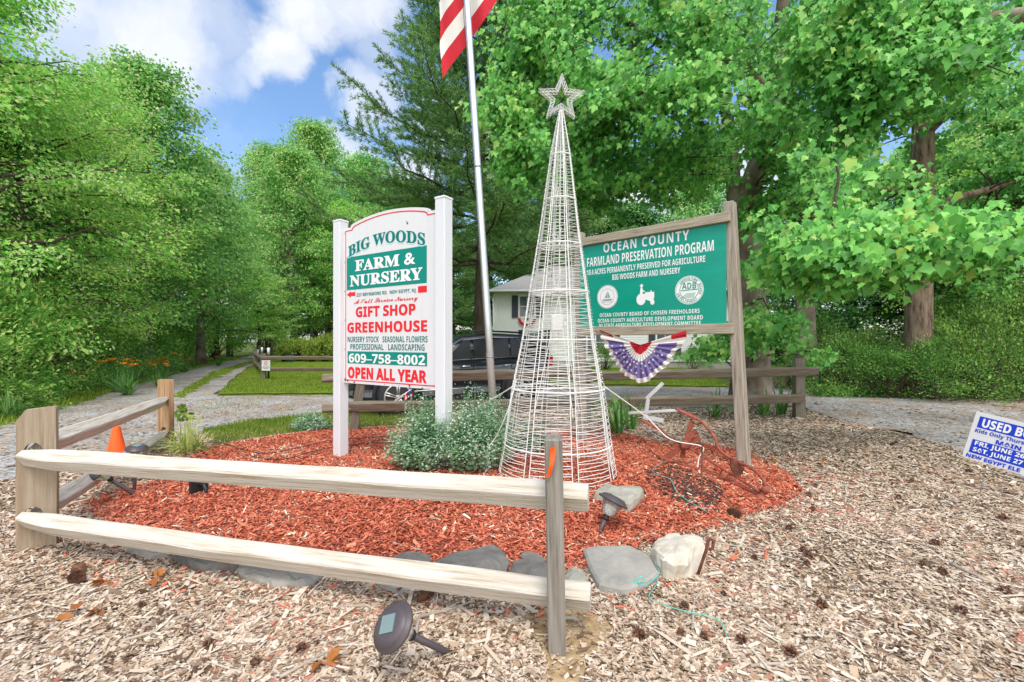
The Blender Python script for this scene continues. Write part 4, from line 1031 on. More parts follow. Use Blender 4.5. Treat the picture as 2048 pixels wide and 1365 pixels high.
# ------------------------------------------------------------------ solar path lamps
def path_lamp(label, base, head, tilt_dir=None, s=1.0):
    base = V(base); head = V(head); ax = (head - base); L = ax.length; z = ax.normalized()
    x = V((1, 0, 0)) if abs(z.x) < .9 else V((0, 1, 0)); y = z.cross(x).normalized(); x = y.cross(z)
    m_ = M((x, y, z)).transposed().to_4x4(); m_.translation = base
    t = thing('solar_lamp', label, 'garden lamp', m_, 'solar garden lamps round the bed')
    MB().lathe([(.0, -.03), (.008, -.028), (.0135, 0), (.0135, L - .07 * s)], 12).build('stake', 'lamp_brown', t)
    MB().lathe([(.016, L - .085 * s), (.021, L - .08 * s), (.021, L - .068 * s), (.017, L - .06 * s), (.026, L - .052 * s)], 14).build('collar', 'lamp_black', t)
    mb = MB(); n = 32; vs = []
    pr = [(.028, L - .055 * s), (.042, L - .03 * s), (.055, L + .012 * s), (.060, L + .028 * s)]
    for r_, zz_ in pr:
        for k in range(n): q = r_ * s * (1 + (.03 if k % 2 else -.03)); vs.append((q * cos(2 * pi * k / n), q * sin(2 * pi * k / n), zz_))
    mb.add(vs, [(i * n + k, i * n + (k + 1) % n, (i + 1) * n + (k + 1) % n, (i + 1) * n + k) for i in range(3) for k in range(n)], smooth=True)
    mb.build('lens', 'lamp_lens', t)
    cap = MB().lathe([(.062 * s, L + .022 * s), (.088 * s, L + .024 * s), (.091 * s, L + .030 * s), (.088 * s, L + .037 * s), (.076 * s, L + .041 * s), (.074 * s, L + .047 * s), (.068 * s, L + .051 * s), (.062 * s, L + .056 * s), (.048 * s, L + .060 * s), (.003, L + .062 * s)], 40).build('cap', 'lamp_brown', t)
    MB().box((0, 0, L + .0628 * s), (.062 * s, .062 * s, .004)).build('solar_cell', 'solar', cap)
    return t
path_lamp('solar garden lamp fallen towards the viewer on the chips below the front fence', G(898, 1306), P(797, 1258, 1.72))
path_lamp('solar garden lamp tilted right in the mulch beside the wedge shaped rock', G(1197, 1068), P(1222, 1012, 2.99), s=1.12)
path_lamp('upright solar garden lamp in front of the orange traffic cone', G(268, 985), P(273, 903, 3.86), s=.9)
path_lamp('solar garden lamp leaning left under the front rail, below the orange cone', G(275, 993), P(204, 948, 3.62), s=1.0)
fl = thing('spotlight', 'small black ground spotlight in the mulch under the upper fence rail', 'spotlight', T(G(405, 990)) @ M.Rotation(R(-25), 4, 'Z'))
MB().box((-.05, 0, .085), (.028, .15, .17), bev=.006).build('housing', 'lamp_black', fl)
MB().box((-.066, 0, .085), (.004, .12, .14)).build('front_glass', 'dark_glass', fl)
mb = MB(); mb.tube([(-.04, 0, .08), (.02, 0, .09), (.05, 0, .05), (.06, 0, -.03)], .014, 8)
mb.build('bracket', 'lamp_black', fl)
tag(MB().lathe([(.05, 0), (.05, .02), (.03, .035), (.01, .05)], 12).build('sprinkler_head', 'lamp_black', None, T(G(448, 938))), 'small dark sprinkler head just showing above the upper front rail', 'sprinkler')

# traffic cone
tc_ = thing('traffic_cone', 'bright orange traffic cone standing by the gravel drive behind the front fence', 'traffic cone', T(G(233, 937)) @ M.Rotation(R(20), 4, 'Z'))
MB().box((0, 0, .015), (.29, .29, .03), bev=.01).build('base', 'orange_cone', tc_)
MB().lathe([(.108, .03), (.104, .05), (.030, .425), (.026, .432), (.018, .432), (.018, .40)], 28).build('cone_body', 'orange_cone', tc_)

# orange tape on the front post
mb = MB(); vs = []
for i in range(13):
    t = i / 12; p = P(1106 - 10 * t * t, 897 + 58 * t, 1.858); w = .012 - .004 * t
    vs += [p + V((-w, -.004 + .006 * sin(t * 8), 0)), p + V((w * (1.0 - .3 * t), -.006 + .008 * sin(t * 6 + 1), .012 * (1 - t)))]
mb.add(vs, [(2 * i, 2 * i + 1, 2 * i + 3, 2 * i + 2) for i in range(12)])
tag(mb.build('marking_tape', 'orange_tape'), 'strip of bright orange tape nailed to the grey front fence post', 'tape')

# ------------------------------------------------------------------ rusty garden plough
def py_(px): return 4.78 - (px - 1300) / 235 * 1.2
def pp(*a):
    q = [P(x, y, py_(x) + dy) for x, y, dy in a]
    for v in q: v.z = max(v.z, gz(v.x, v.y) + .03)
    return q
pl0 = P(1440, 960, 4.1); pl0.z = gz(pl0.x, pl0.y)
pl = thing('cultivator_plow', 'old red rusted hand plow lying across the mulch before the green sign', 'plow', T(pl0))
def pl_tube(name, pts, rad, flat=None, n=8):
    q = []
    for i in range(len(pts) - 1):
        a, b = pts[i], pts[i + 1]; pa = pts[max(0, i - 1)]; pb = pts[min(len(pts) - 1, i + 2)]
        for k in range(5):
            t = k / 5; q.append(.5 * ((2 * a) + (b - pa) * t + (2 * pa - 5 * a + 4 * b - pb) * t * t + (3 * a - pa - 3 * b + pb) * t ** 3))
    q.append(pts[-1]); return MB().tube([p - pl0 for p in q], rad * .8, n, flat=flat).build(name, 'rust', pl)
h1 = pl_tube('handle', pp((1357, 820, .1), (1391, 835, .1), (1414, 855, .08), (1429, 875, .06), (1438, 898, .05), (1464, 918, .04), (1502, 936, 0), (1526, 959, 0), (1532, 982, 0)), .0165)
pl_tube('handle', pp((1288, 841, .1), (1321, 860, .1), (1344, 878, .08), (1368, 890, .05), (1409, 915, .02), (1444, 937, 0), (1482, 960, 0), (1520, 985, 0)), .0145)
pl_tube('grip', pp((1353, 817, .1), (1372, 827, .1), (1394, 838, .1)), .033, flat=.5)
pl_tube('grip', pp((1284, 840, .1), (1303, 850, .1), (1322, 861, .1)), .031, flat=.5)
pl_tube('beam', pp((1306, 905, .05), (1332, 927, 0), (1362, 942, 0), (1403, 944, 0), (1423, 956, 0), (1467, 980, 0), (1519, 996, 0)), .021, flat=.7)
hb = P(1368, 889, py_(1368) + .0)
for k, (x, y) in enumerate(((1384, 842), (1400, 874), (1330, 920), (1366, 916), (1392, 862))):
    e = P(x, y, py_(1368) - .01 + .03 * (k % 2)); w = .028 if k != 2 else .04
    d_ = (e - hb).normalized(); sd_ = d_.cross(V((0, 1, 0))).normalized(); mb = MB()
    A_ = [hb + sd_ * w * .5, hb - sd_ * w * .5, e - sd_ * w, e + sd_ * w * .7]
    mb.add([p - pl0 + V((0, -.008, 0)) for p in A_] + [p - pl0 + V((0, .008, 0)) for p in A_], [(0, 1, 2, 3), (7, 6, 5, 4), (0, 4, 5, 1), (1, 5, 6, 2), (2, 6, 7, 3), (3, 7, 4, 0)])
    mb.build('blade', 'rust', pl)
MB().lathe([(.004, -.016), (.042, -.016), (.047, -.008), (.047, .010), (.03, .02), (.004, .02)], 22, mtx=T(hb - pl0 + V((0, -.02, 0))) @ M.Rotation(R(90), 4, 'X')).build('hub', 'rust', pl)
sh_ = P(1474, 925, py_(1474)); mb = MB(); pr = [(-.055, .02), (-.06, -.03), (-.04, -.085), (0, -.115), (.04, -.10), (.062, -.05), (.058, .01)]
mb.prism([(p[0] + sh_.x - pl0.x, p[1] + sh_.z - pl0.z) for p in pr], sh_.y - pl0.y - .006, sh_.y - pl0.y + .01); mb.build('shovel', 'iron', pl)
mb = MB()
for x, y, r_ in ((1530, 980, .034), (1521, 998, .04), (1545, 1004, .022)):
    c_ = P(x, y, py_(1530)) - pl0; mb.lathe([(.003, -r_), (r_ * .7, -r_ * .75), (r_, 0), (r_ * .7, r_ * .75), (.003, r_)], 12, mtx=T(c_) @ M.Rotation(R(70), 4, 'X'))
mb.build('clamp', 'rust', pl)
pl_tube('brace', pp((1384, 842, .0), (1392, 848, .08), (1404, 846, .1)), .012)
pl_tube('brace', pp((1444, 940, 0), (1438, 955, 0)), .008)
# stakes and hook
tag(MB().tube([G(1403, 1008) - V((0, 0, .03)), P(1404, 893, 3.88)], .0075, 7).build('rusty_stake', 'iron'), 'thin upright rusty stake holding the guy rope beside the plow', 'stake')
hk = G(1398, 1140)
mb = MB(); hp = [P(1396, 1148, 2.42), P(1404, 1125, 2.42), P(1413, 1098, 2.42), P(1416, 1083, 2.42), P(1421, 1077, 2.42), P(1427, 1083, 2.42), P(1425, 1096, 2.42), P(1419, 1100, 2.42)]
tag(mb.tube(hp, .0085, 8).build('iron_hook', 'iron'), 'bent rusty iron hook sticking up beside the cream white rock', 'hook')
# garden string
def gline(name, pts, rad, m, label, cat, lift=.022):
    q = [G(*p) + V((0, 0, lift)) for p in pts]; return rope(name, q, rad, m, label, cat, 5)
gline('string', [(1308, 912), (1325, 928), (1307, 945), (1310, 955), (1340, 966), (1352, 990), (1375, 1010), (1412, 1032)], .0022, 'teal_string', 'thin teal string lying across the black soil by the plow', 'string', .035)
gline('string', [(1238, 1188), (1268, 1185), (1288, 1182), (1285, 1172), (1272, 1178), (1290, 1190), (1318, 1165), (1312, 1150), (1308, 1135)], .0022, 'teal_string', 'tangled teal string curling over the big grey slab', 'string', .05)
gline('string', [(1306, 1140), (1315, 1175), (1298, 1205), (1330, 1222), (1370, 1235), (1420, 1245), (1445, 1262), (1453, 1285)], .0022, 'teal_string', 'long teal string trailing from the white rock over the wood chips', 'string', .03)
gline('drip_hose', [(330, 905), (430, 890), (520, 912), (600, 900), (665, 885), (740, 880), (800, 876)], .0045, 'dark_rope', 'thin black drip hose lying on the red mulch behind the fence', 'hose', .035)
gline('drip_hose', [(490, 915), (560, 925), (640, 905), (720, 893), (790, 890)], .0045, 'dark_rope', 'second black drip hose curving nearer over the red mulch', 'hose', .035)
# little stick flag on the ground, and the flag on the nursery sign
def stick_flag(label, base, tip, fl_, w, h):
    t = thing('stick_flag', label, 'flag', T(base)); base = V(base)
    MB().tube([V(), V(tip) - base], .004, 6).build('stick', 'white_wood', t)
    d_ = (V(tip) - base).normalized(); sd_ = V(fl_).normalized(); mb = MB(); mi_ = []
    vs = []
    for j in range(8):
        for i in range(9): vs.append((V(tip) - base) - d_ * h * j / 7 + sd_ * w * i / 8 + V((0, .012 * sin(i * 1.3 + j * .5) - .002, .008 * sin(i))))
    fs = []
    for j in range(7):
        for i in range(8): fs.append((j * 9 + i, j * 9 + i + 1, j * 9 + i + 10, j * 9 + i + 9)); mi_.append(2 if i < 4 and j < 4 else j % 2)
    mb.add(vs, fs); mb.m = mi_; mb.build('flag_cloth', ['red_cloth', 'white_cloth', 'navy_cloth'], t)
stick_flag('little stars and stripes stick flag fallen on the mulch behind the plow', G(1330, 884) + V((0, 0, .02)), G(1290, 866) + V((0, 0, .06)), (.9, -.35, 0), .17, .09)
sf = P(800, 800, 4.3); stick_flag('small faded stick flag poking out under the white sign board', P(789, 803, 4.4), P(823, 778, 4.4), (.3, 0, -1), .06, .10)
# white wooden stand
ws = thing('wooden_stand', 'white painted wooden stand behind the plow in front of the rear fence', 'stand', T(P(1300, 842, 6.2)))
wo = P(1300, 842, 6.2)
def wbar(a, b, w, d_, nm_):
    a, b = P(*a, 6.2) - wo, P(*b, 6.2) - wo; MB().box((0, 0, 0), ((b - a).length, d_ * .8, w * .75), bev=.004).build(nm_, 'white_wood', ws, frame((a + b) / 2, b - a))
wbar((1308, 838), (1308, 786), .07, .05, 'upright'); wbar((1292, 798), (1326, 766), .06, .035, 'diagonal_arm'); wbar((1258, 826), (1360, 820), .045, .04, 'cross_board')
wbar((1285, 834), (1326, 841), .075, .07, 'foot'); wbar((1291, 832), (1296, 798), .07, .03, 'leg')

# ------------------------------------------------------------------ yard sign
yo = V((3.955, 4.0, .285)); yd_ = V((.6, -.8, 0)); tl = R(12.5)
ux = yd_ * cos(tl) + V((0, 0, -sin(tl))); uz = yd_ * sin(tl) + V((0, 0, cos(tl))); uz = (uz + V((0, .03, 0))).normalized()
ym = frame(yo, ux, uz)
ys_ = thing('yard_sign', 'blue and white cardboard yard sign tilted on wire legs at the right', 'sign', ym)
yb = MB().box((.245, .002, .21), (.49, .004, .42)).build('board', 'sign_white', ys_)
MB().add([(.03, -.0012, .285), (.465, -.0012, .285), (.465, -.0012, .385), (.03, -.0012, .385)], [(0, 1, 2, 3)]).build('title_panel', 'blue_ink', yb)
MB().add([(.03, -.0012, .058), (.465, -.0012, .058), (.465, -.0012, .178), (.03, -.0012, .178)], [(0, 1, 2, 3)]).build('date_panel', 'blue_ink', yb)
for s_, b_, m_, o_ in (('USED BO', (.055, .345, .297, .373), 'letter_white', .02), ('Kids Only Thurs,', (.028, .325, .232, .276), 'blue_ink', .012), ('MAIN S', (.165, .36, .186, .224), 'blue_ink', .02),
                       ('FRI, JUNE 26', (.05, .345, .122, .170), 'letter_white', .012), ('SAT, JUNE 27 9', (.05, .385, .066, .114), 'letter_white', .012), ('NEW EGYPT ELE', (.022, .345, .012, .046), 'blue_ink', .025)):
    text('lettering', s_, 'sans', b_, m_, yb, off=o_, y=-.0024)
gi = ym.inverted()
for u in (.155, .40):
    top_ = ym @ V((u, .004, .12)); bot_ = ym @ V((u, .004, 0)); ft = bot_ + (bot_ - top_) * 1.0; ft.z = -.04; ft.x -= .03
    MB().tube([gi @ top_, gi @ bot_, gi @ ft], .0035, 6).build('wire_leg', 'galv', ys_)
    b2 = ft.lerp(bot_, .55)
a_ = ym @ V((.155, .004, -.05)); b_2 = ym @ V((.40, .004, -.05)); MB().tube([gi @ a_, gi @ b_2], .003, 6).build('wire_bar', 'galv', ys_)

# ------------------------------------------------------------------ black SUV
cf = G(795, 833)
cm = frame((cf.x, cf.y + .02, gz(cf.x, cf.y) - .01), (.88, .475, 0))
car = thing('parked_car', 'black SUV parked on the gravel behind the fence and the white sign', 'car', cm)
CW_ = 1.76
def sect(x):
    """half-section heights of the lower body along the car"""
    top = np.interp(x, [-.88, -.8, -.6, .0, .65, 1.2, 2.4, 3.2, 3.46, 3.5], [.55, .80, .90, .98, 1.03, 1.05, 1.09, 1.13, 1.10, .95])
    bot = np.interp(x, [-.88, -.5, .4, 2.3, 3.2, 3.5], [.38, .27, .24, .24, .30, .42]); ins = np.interp(x, [-.88, -.7, -.3, 3.1, 3.4, 3.5], [.35, .16, .0, .0, .06, .16])
    return top, bot, ins
def loft(mb, xs_, fn, mi=0):
    rows = [fn(x) for x in xs_]; k = len(rows[0]); vs = [p for r_ in rows for p in r_]
    fs = [(i * k + j, (i + 1) * k + j, (i + 1) * k + (j + 1) % k, i * k + (j + 1) % k) for i in range(len(rows) - 1) for j in range(k)]
    fs += [tuple(range(k)), tuple((len(rows) - 1) * k + j for j in range(k - 1, -1, -1))]
    mb.add(vs, fs, mi, True)
def low(x):
    t, b, i = sect(x); h_ = t - b; half = [(.06 + i, b), (.012 + i, b + .10 * h_), (.03 + i, b + .16 * h_), (.0 + i, b + .5 * h_), (.008 + i, b + .72 * h_), (.05 + i, b + .95 * h_), (.12 + i, t)]
    return [(x, y, z) for y, z in half] + [(x, CW_ - y, z) for y, z in reversed(half)]
def green(x):
    zr = np.interp(x, [.55, .95, 1.35, 2.0, 2.9, 3.25, 3.44], [1.00, 1.28, 1.51, 1.575, 1.545, 1.46, 1.10]); zb_ = np.interp(x, [.55, 3.44], [1.0, 1.1]); f = (zr - zb_) / .5
    half = [(.05, zb_ - .03), (.05 + .10 * f * .9, zb_ + (zr - zb_) * .86), (.10 + .14 * f, zr - .015), (.30 + .1 * f, zr + .01)]
    return [(x, y, z) for y, z in half] + [(x, CW_ - y, z) for y, z in reversed(half)]
mb = MB(); loft(mb, [-.88, -.8, -.6, -.3, 0, .35, .65, 1.2, 1.8, 2.4, 2.9, 3.2, 3.4, 3.47, 3.5], low); loft(mb, [.56, .75, .95, 1.15, 1.35, 1.7, 2.0, 2.5, 2.9, 3.1, 3.25, 3.44], green)
body = mb.build('body', 'car_paint', car)
def side_pt(x, f):
    """on the near side glass, f from belt 0 to roof 1, a little proud"""
    p = green(x); a, b = V(p[0]), V(p[1]); a = a + V((0, 0, .03)); q = a.lerp(b, f); return q + V((0, -.006, .001))
def pane(name, pts, m='dark_glass', off=0):
    mb = MB(); mb.add([side_pt(x, f) + V((0, off, 0)) for x, f in pts], [tuple(range(len(pts)))]); return mb.build(name, m, car)
for pts in ([(.98, .10), (1.50, .06), (1.50, .93), (1.36, .92), (1.15, .62)], [(1.58, .06), (2.38, .06), (2.38, .93), (1.58, .93)], [(2.43, .07), (2.88, .10), (2.80, .42), (2.62, .92), (2.43, .93)], [(2.98, .25), (3.22, .35), (3.10, .85), (2.84, .9)]):
    pane('window', pts)
mb = MB()
for a, b in (((.96, .03), (2.90, .03)), ((1.36, .97), (2.62, .97)), ((2.62, .97), (2.92, .05))):
    n_ = 8; mb.tube([side_pt(a[0] + (b[0] - a[0]) * k / n_, a[1] + (b[1] - a[1]) * k / n_) + V((0, -.003, 0)) for k in range(n_ + 1)], .008, 5)
mb.build('window_trim', 'chrome', car)
MB().tube([(.15, -.012, .46), (1.2, -.012, .47), (2.15, -.012, .49)], .013, 6).build('side_molding', 'chrome', car)
for x in (1.27, 2.22):
    MB().tube([(x, -.012, .90), (x + .03, -.035, .905), (x + .17, -.035, .91), (x + .2, -.012, .91)], .014, 8, flat=.8).build('door_handle', 'chrome', car)
mb = MB()
for x in (.72, 1.54, 2.41): mb.tube([(x, -.004 if k else .0, z) for k, z in enumerate((.28, .62, .8))] + [(x, .02, 1.0)], .005, 4)
mb.build('door_seam', 'car_trim', car)
MB().tube([(1.45, .33, 1.60), (2.0, .33, 1.625), (2.9, .33, 1.59)], .02, 6).build('roof_rail', 'car_trim', car)
MB().box((3.42, .10, .98), (.12, .14, .24), bev=.02).build('taillight', 'tail_red', car)
MB().box((-.72, .14, .74), (.22, .16, .13), bev=.03).build('headlight', 'chrome', car)
MB().box((.95, -.06, 1.08), (.16, .16, .13), bev=.03).build('mirror', 'car_paint', car)
def wheel(x, y, far=False):
    w = MB().lathe([(.0, -.0), (.26, -.01), (.335, .0), (.362, .03), (.365, .11), (.36, .18), (.335, .22), (.25, .22)], 36, mtx=T(x, y + (.24 if False else 0), .362) @ M.Rotation(R(-90), 4, 'X'))
    wh = w.build('wheel', 'tyre', car)
    mb = MB(); mt = T(x, y, .362) @ M.Rotation(R(90), 4, 'X')
    mb.lathe([(.235, .012), (.262, .016), (.262, .004), (.23, -.02)], 36, mtx=mt, caps=False)
    for k in range(5):
        for s_ in (-.10, .10):
            a = 2 * pi * k / 5 + .3
            p0 = mt @ V((.05 * cos(a + s_ * 3), .05 * sin(a + s_ * 3), .018)); p1 = mt @ V((.245 * cos(a + s_), .245 * sin(a + s_), .010)); mb.tube([p0, p1], .016, 6)
    mb.lathe([(.004, .026), (.05, .026), (.06, .012), (.06, .0)], 20, mtx=mt); mb.build('rim', 'rim', wh)
for x in (0, 2.63):
    MB().lathe([(.41, .0), (.47, -.004), (.47, -.012), (.41, -.014)], 40, mtx=T(x, -.004, .40) @ M.Rotation(R(90), 4, 'X') @ M.Scale(-1, 4, (0, 0, 1)), caps=False).build('wheel_arch', 'car_trim', car)
    MB().lathe([(.003, 0), (.415, 0), (.415, .004), (.003, .004)], 36, mtx=T(x, -.001, .40) @ M.Rotation(R(90), 4, 'X')).build('wheel_well', 'car_trim', car)
    wheel(x, -.022)
for x in (0, 2.63):
    MB().lathe([(.0, 0), (.335, .0), (.365, .05), (.365, .16), (.335, .2), (0, .2)], 28, mtx=T(x, CW_ - .18, .362) @ M.Rotation(R(-90), 4, 'X')).build('wheel', 'tyre', car)

# ------------------------------------------------------------------ house behind
hm = frame((-.92, 24.2, -.12), (1, -.05, 0)); HL, HD, HE = 13.5, 8.0, 4.05
ho = thing('farmhouse', 'white sided two storey farmhouse with a grey roof behind the black car', 'house', hm)
mb = MB(); nC = int((HE - .35) / .115)
def siding(p0, p1, nrm_):
    p0, p1, nrm_ = V(p0), V(p1), V(nrm_)
    for i in range(nC):
        z0 = .35 + i * .115; z1 = z0 + .115
        a, b = p0 + nrm_ * .016, p1 + nrm_ * .016
        mb.add([(a.x, a.y, z0), (b.x, b.y, z0), (p1.x, p1.y, z1), (p0.x, p0.y, z1), (p0.x, p0.y, z0), (p1.x, p1.y, z0)], [(0, 1, 2, 3), (4, 5, 1, 0)])
siding((0, 0), (HL, 0), (0, -1)); siding((0, HD), (0, 0), (-1, 0)); siding((HL, 0), (HL, HD), (1, 0)); siding((HL, HD), (0, HD), (0, 1))
mb.build('wall', 'house_siding', ho)
MB().box((HL / 2, HD / 2, .17), (HL - .06, HD - .06, .36)).build('foundation', 'foundation', ho)
e = .42; rz = HE + 2.0
MB().add([(-e, -e, HE), (HL + e, -e, HE), (HL + e, HD + e, HE), (-e, HD + e, HE), (3.0, HD / 2, rz), (HL - 3.0, HD / 2, rz)], [(0, 1, 5, 4), (1, 2, 5), (2, 3, 4, 5), (3, 0, 4), (3, 2, 1, 0)]).build('roof', 'roof_shingle', ho)
mb = MB(); mb.tube([(-e - .04, -e - .04, HE - .02), (HL + e, -e - .04, HE - .02)], .06, 8); mb.tube([(-e - .04, -e, HE - .02), (-e - .04, HD + e, HE - .02)], .06, 8); mb.tube([(-.05, -.09, HE - .15), (-.05, -.09, .1)], .045, 8)
mb.build('gutter', 'house_trim', ho)
MB().box((.05, -.03, HE / 2 + .1), (.14, .06, HE - .35)).build('corner_board', 'house_trim', ho)
def hwin(x, z, w, h_):
    f = MB().box((x, -.045, z), (w + .16, .05, h_ + .16)).build('window', 'house_trim', ho)
    MB().box((x, -.07, z), (w, .02, h_)).build('pane', 'window_glass', f)
    mb = MB(); mb.box((x, -.083, z), (w, .012, .035)); mb.box((x, -.083, z + h_ * .25), (.02, .01, h_ * .45)); mb.build('muntin', 'house_trim', f)
    for s_ in (-1, 1): MB().box((x + s_ * (w / 2 + .27), -.04, z), (.32, .04, h_ + .12)).build('shutter', 'shutter', ho)
for x, z, w, h_ in ((1.72, 3.25, .75, 1.05), (5.4, 3.25, .75, 1.05), (9.0, 3.25, .75, 1.05), (5.75, 1.35, .8, 1.2), (8.9, 1.35, .8, 1.2), (12.2, 1.2, .8, 1.2), (2.1, 1.35, .8, 1.2)): hwin(x, z, w, h_)
mb = MB()
for q0_, q1_, mi_ in ((0, .35, 2), (.35, .7, 1), (.7, 1, 0)):
    n_ = 14; vs = [(1.72 + .48 * q * cos(pi + pi * k / n_), -.10 - .02 * (k % 2), 2.62 + .42 * q * sin(pi + pi * k / n_)) for q in (q0_, q1_) for k in range(n_ + 1)]
    mb.add(vs, [(k, n_ + 1 + k, n_ + 2 + k, k + 1) for k in range(n_)], mi_)
tag(mb.build('window_bunting', ['red_cloth', 'white_cloth', 'navy_cloth'], None, hm), 'small red white and blue fan bunting under the upper farmhouse window', 'bunting')


# ------------------------------------------------------------------ vegetation
class Leaves:
    def __init__(s): s.c = []; s.a = []; s.n = []; s.s = []
    def add(s, c, a, n, z): s.c.append(c); s.a.append(a); s.n.append(n); s.s.append(np.broadcast_to(z, (len(c),)))
    def mesh(s, name, shape, m, width=1.0):
        z = np.concatenate(s.s); return leaf_mesh(name, np.concatenate(s.c), np.concatenate(s.a), np.concatenate(s.n), z, shape, m, width=z * width)


def tree_proto(seed, H, cr, cb, nb, nt, lpt, ls, leaf, bark, r0=.22, rise=.25, droop=.22, shape='diamond', round_=.6, spread=.30, trunks=1, ang=(0, 2 * pi)):
    r = np.random.default_rng(seed); L = Leaves(); mb = MB()
    tp = [V((r.normal(0, .05) * k, r.normal(0, .05) * k, H * .95 * k / 7)) for k in range(8)]
    mb.tube(tp, [r0 * (1 - k / 7.6) + .015 + (.35 * r0 if k == 0 else 0) for k in range(8)], 9)
    def trunk(t):
        f = min(.999, t) * 7; k = int(f); return tp[k].lerp(tp[k + 1], f - k)
    for b in range(nb):
        t = cb + (1 - cb) * ((b + r.random()) / nb) ** .9; q = (t - cb) / (1 - cb)
        az = ang[0] + ((b * 2.39996 + r.normal(0, .25)) % (2 * pi)) / (2 * pi) * (ang[1] - ang[0])
        prof_ = (sin(pi * min(1, q * .8 + .2)) ** round_) * (1 - .25 * q); Lb = cr * max(.16, prof_) * r.uniform(.78, 1.15)
        el = rise + .75 * q + r.normal(0, .1); d = np.array([cos(az) * cos(el), sin(az) * cos(el), sin(el)]); b0_ = np.array(trunk(t * .96))
        S_ = np.linspace(0, 1, 6); pts = b0_ + d * (Lb * S_)[:, None] + np.array([0, 0, -1]) * (droop * Lb * S_ ** 2)[:, None] + r.normal(0, .04 * Lb, (6, 3)) * S_[:, None]
        mb.tube([V(p) for p in pts], [max(.008, r0 * .34 * (1 - q * .5) * (1 - s * .9)) for s in S_], 5)
        for k in range(nt):
            s = .22 + .78 * (k + r.random()) / nt; i = min(4, int(s * 5)); p = pts[i] + (pts[i + 1] - pts[i]) * (s * 5 - i)
            a2 = az + r.normal(0, .9) * (1.1 - .5 * s); lt = Lb * .30 * r.uniform(.6, 1.3) * (1.15 - .5 * s) + .2; dt = np.array([cos(a2), sin(a2), r.normal(.0, .3) - .1])
            n = r.poisson(lpt); u = r.random(n) ** .8
            c = p + dt * (lt * u)[:, None] + r.normal(0, 1, (n, 3)) * np.array([spread, spread, spread * .34])
            if k % 3 == 0: mb.tube([V(p), V(p + dt * lt * .9)], [.012, .004], 3)
            L.add(c, dt + np.array([0, 0, -.45]) + r.normal(0, .55, (n, 3)), np.array([0, 0, 1.]) + r.normal(0, .55, (n, 3)), ls * np.exp(r.normal(0, .22, n)))
    return mb.mesh('trunk', bark), L.mesh('crown', shape, leaf)


def plant(name, meshes, label, cat, loc, s=1.0, rz=0, group=None, sz=None):
    mt = T(loc) @ M.Rotation(rz, 4, 'Z') @ M.Diagonal((s, s, sz or s, 1))
    t = thing(name, label, cat, mt, group)
    for n_, me in meshes: link(n_, me, t)
    return t


def tset(tc): return [('trunk', tc[0]), ('crown', tc[1])]


TA = tset(tree_proto(1, 10, 4.3, .19, 46, 12, 66, .09, 'leaf_bright', 'bark_dark', .2, rise=.08, droop=.16, spread=.24))
TBp = tset(tree_proto(2, 12, 4.2, .19, 46, 12, 58, .108, 'leaf_bright', 'bark_dark', .2, rise=.22, droop=.2, spread=.27))
TC = tset(tree_proto(3, 14, 4.0, .14, 54, 10, 62, .16, 'leaf_mid', 'bark_grey', .24, rise=.45, droop=.15, round_=.5, spread=.42))
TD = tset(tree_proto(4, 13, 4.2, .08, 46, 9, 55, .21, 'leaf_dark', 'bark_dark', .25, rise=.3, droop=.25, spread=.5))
LW = 'trees of the wood on the left'
wood = [  # px, Y, prototype, scale, height factor, label
    (-30, 10.6, TA, 1.0, 1.12, 'nearest bright green tree with layered sprays at the left picture edge'),
    (95, 13.5, TA, 1.02, 1.0, 'bright yellow-green tree leaning over the lily bank, second from the left'),
    (205, 17.5, TBp, 1.0, 1.0, 'bright green tree with a rounded top above the daylilies'),
    (322, 21.0, TC, 1.05, 1.02, 'tall fresh green tree with the highest crown of the left wood'),
    (300, 25.5, TBp, 1.0, 1.0, 'yellow-green tree filling the wood behind the tall left crown'),
    (425, 27.0, TC, .95, .96, 'mid green tree at the end of the high left tree line'),
    (455, 33, TBp, .92, .92, 'bright green tree bulging over the far bend of the lane'),
    (535, 36, TBp, .80, .78, 'low bright green tree where the lane disappears'),
    (475, 41, TC, 1.0, 1.05, 'darker tree peeking over the far bend of the lane'),
    (0, 17, TBp, 1.0, .95, 'bushy green tree behind the leftmost sprays'),
    (150, 24, TC, 1.0, .95, 'green tree half hidden in the second row of the left wood'),
    (-140, 13, TD, 1.0, .9, 'dark tree in the shade behind the left picture edge'),
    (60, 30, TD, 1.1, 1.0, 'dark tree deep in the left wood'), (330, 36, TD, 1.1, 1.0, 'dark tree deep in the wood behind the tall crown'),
]
for i, (px, Y, pr, s, hf, lb) in enumerate(wood):
    p = P(px, 700, Y); p.x -= .7; p.z = gz(p.x, p.y) - .05
    plant('broadleaf_tree', pr, lb, 'tree', p, s, i * 1.9, LW, s * hf)
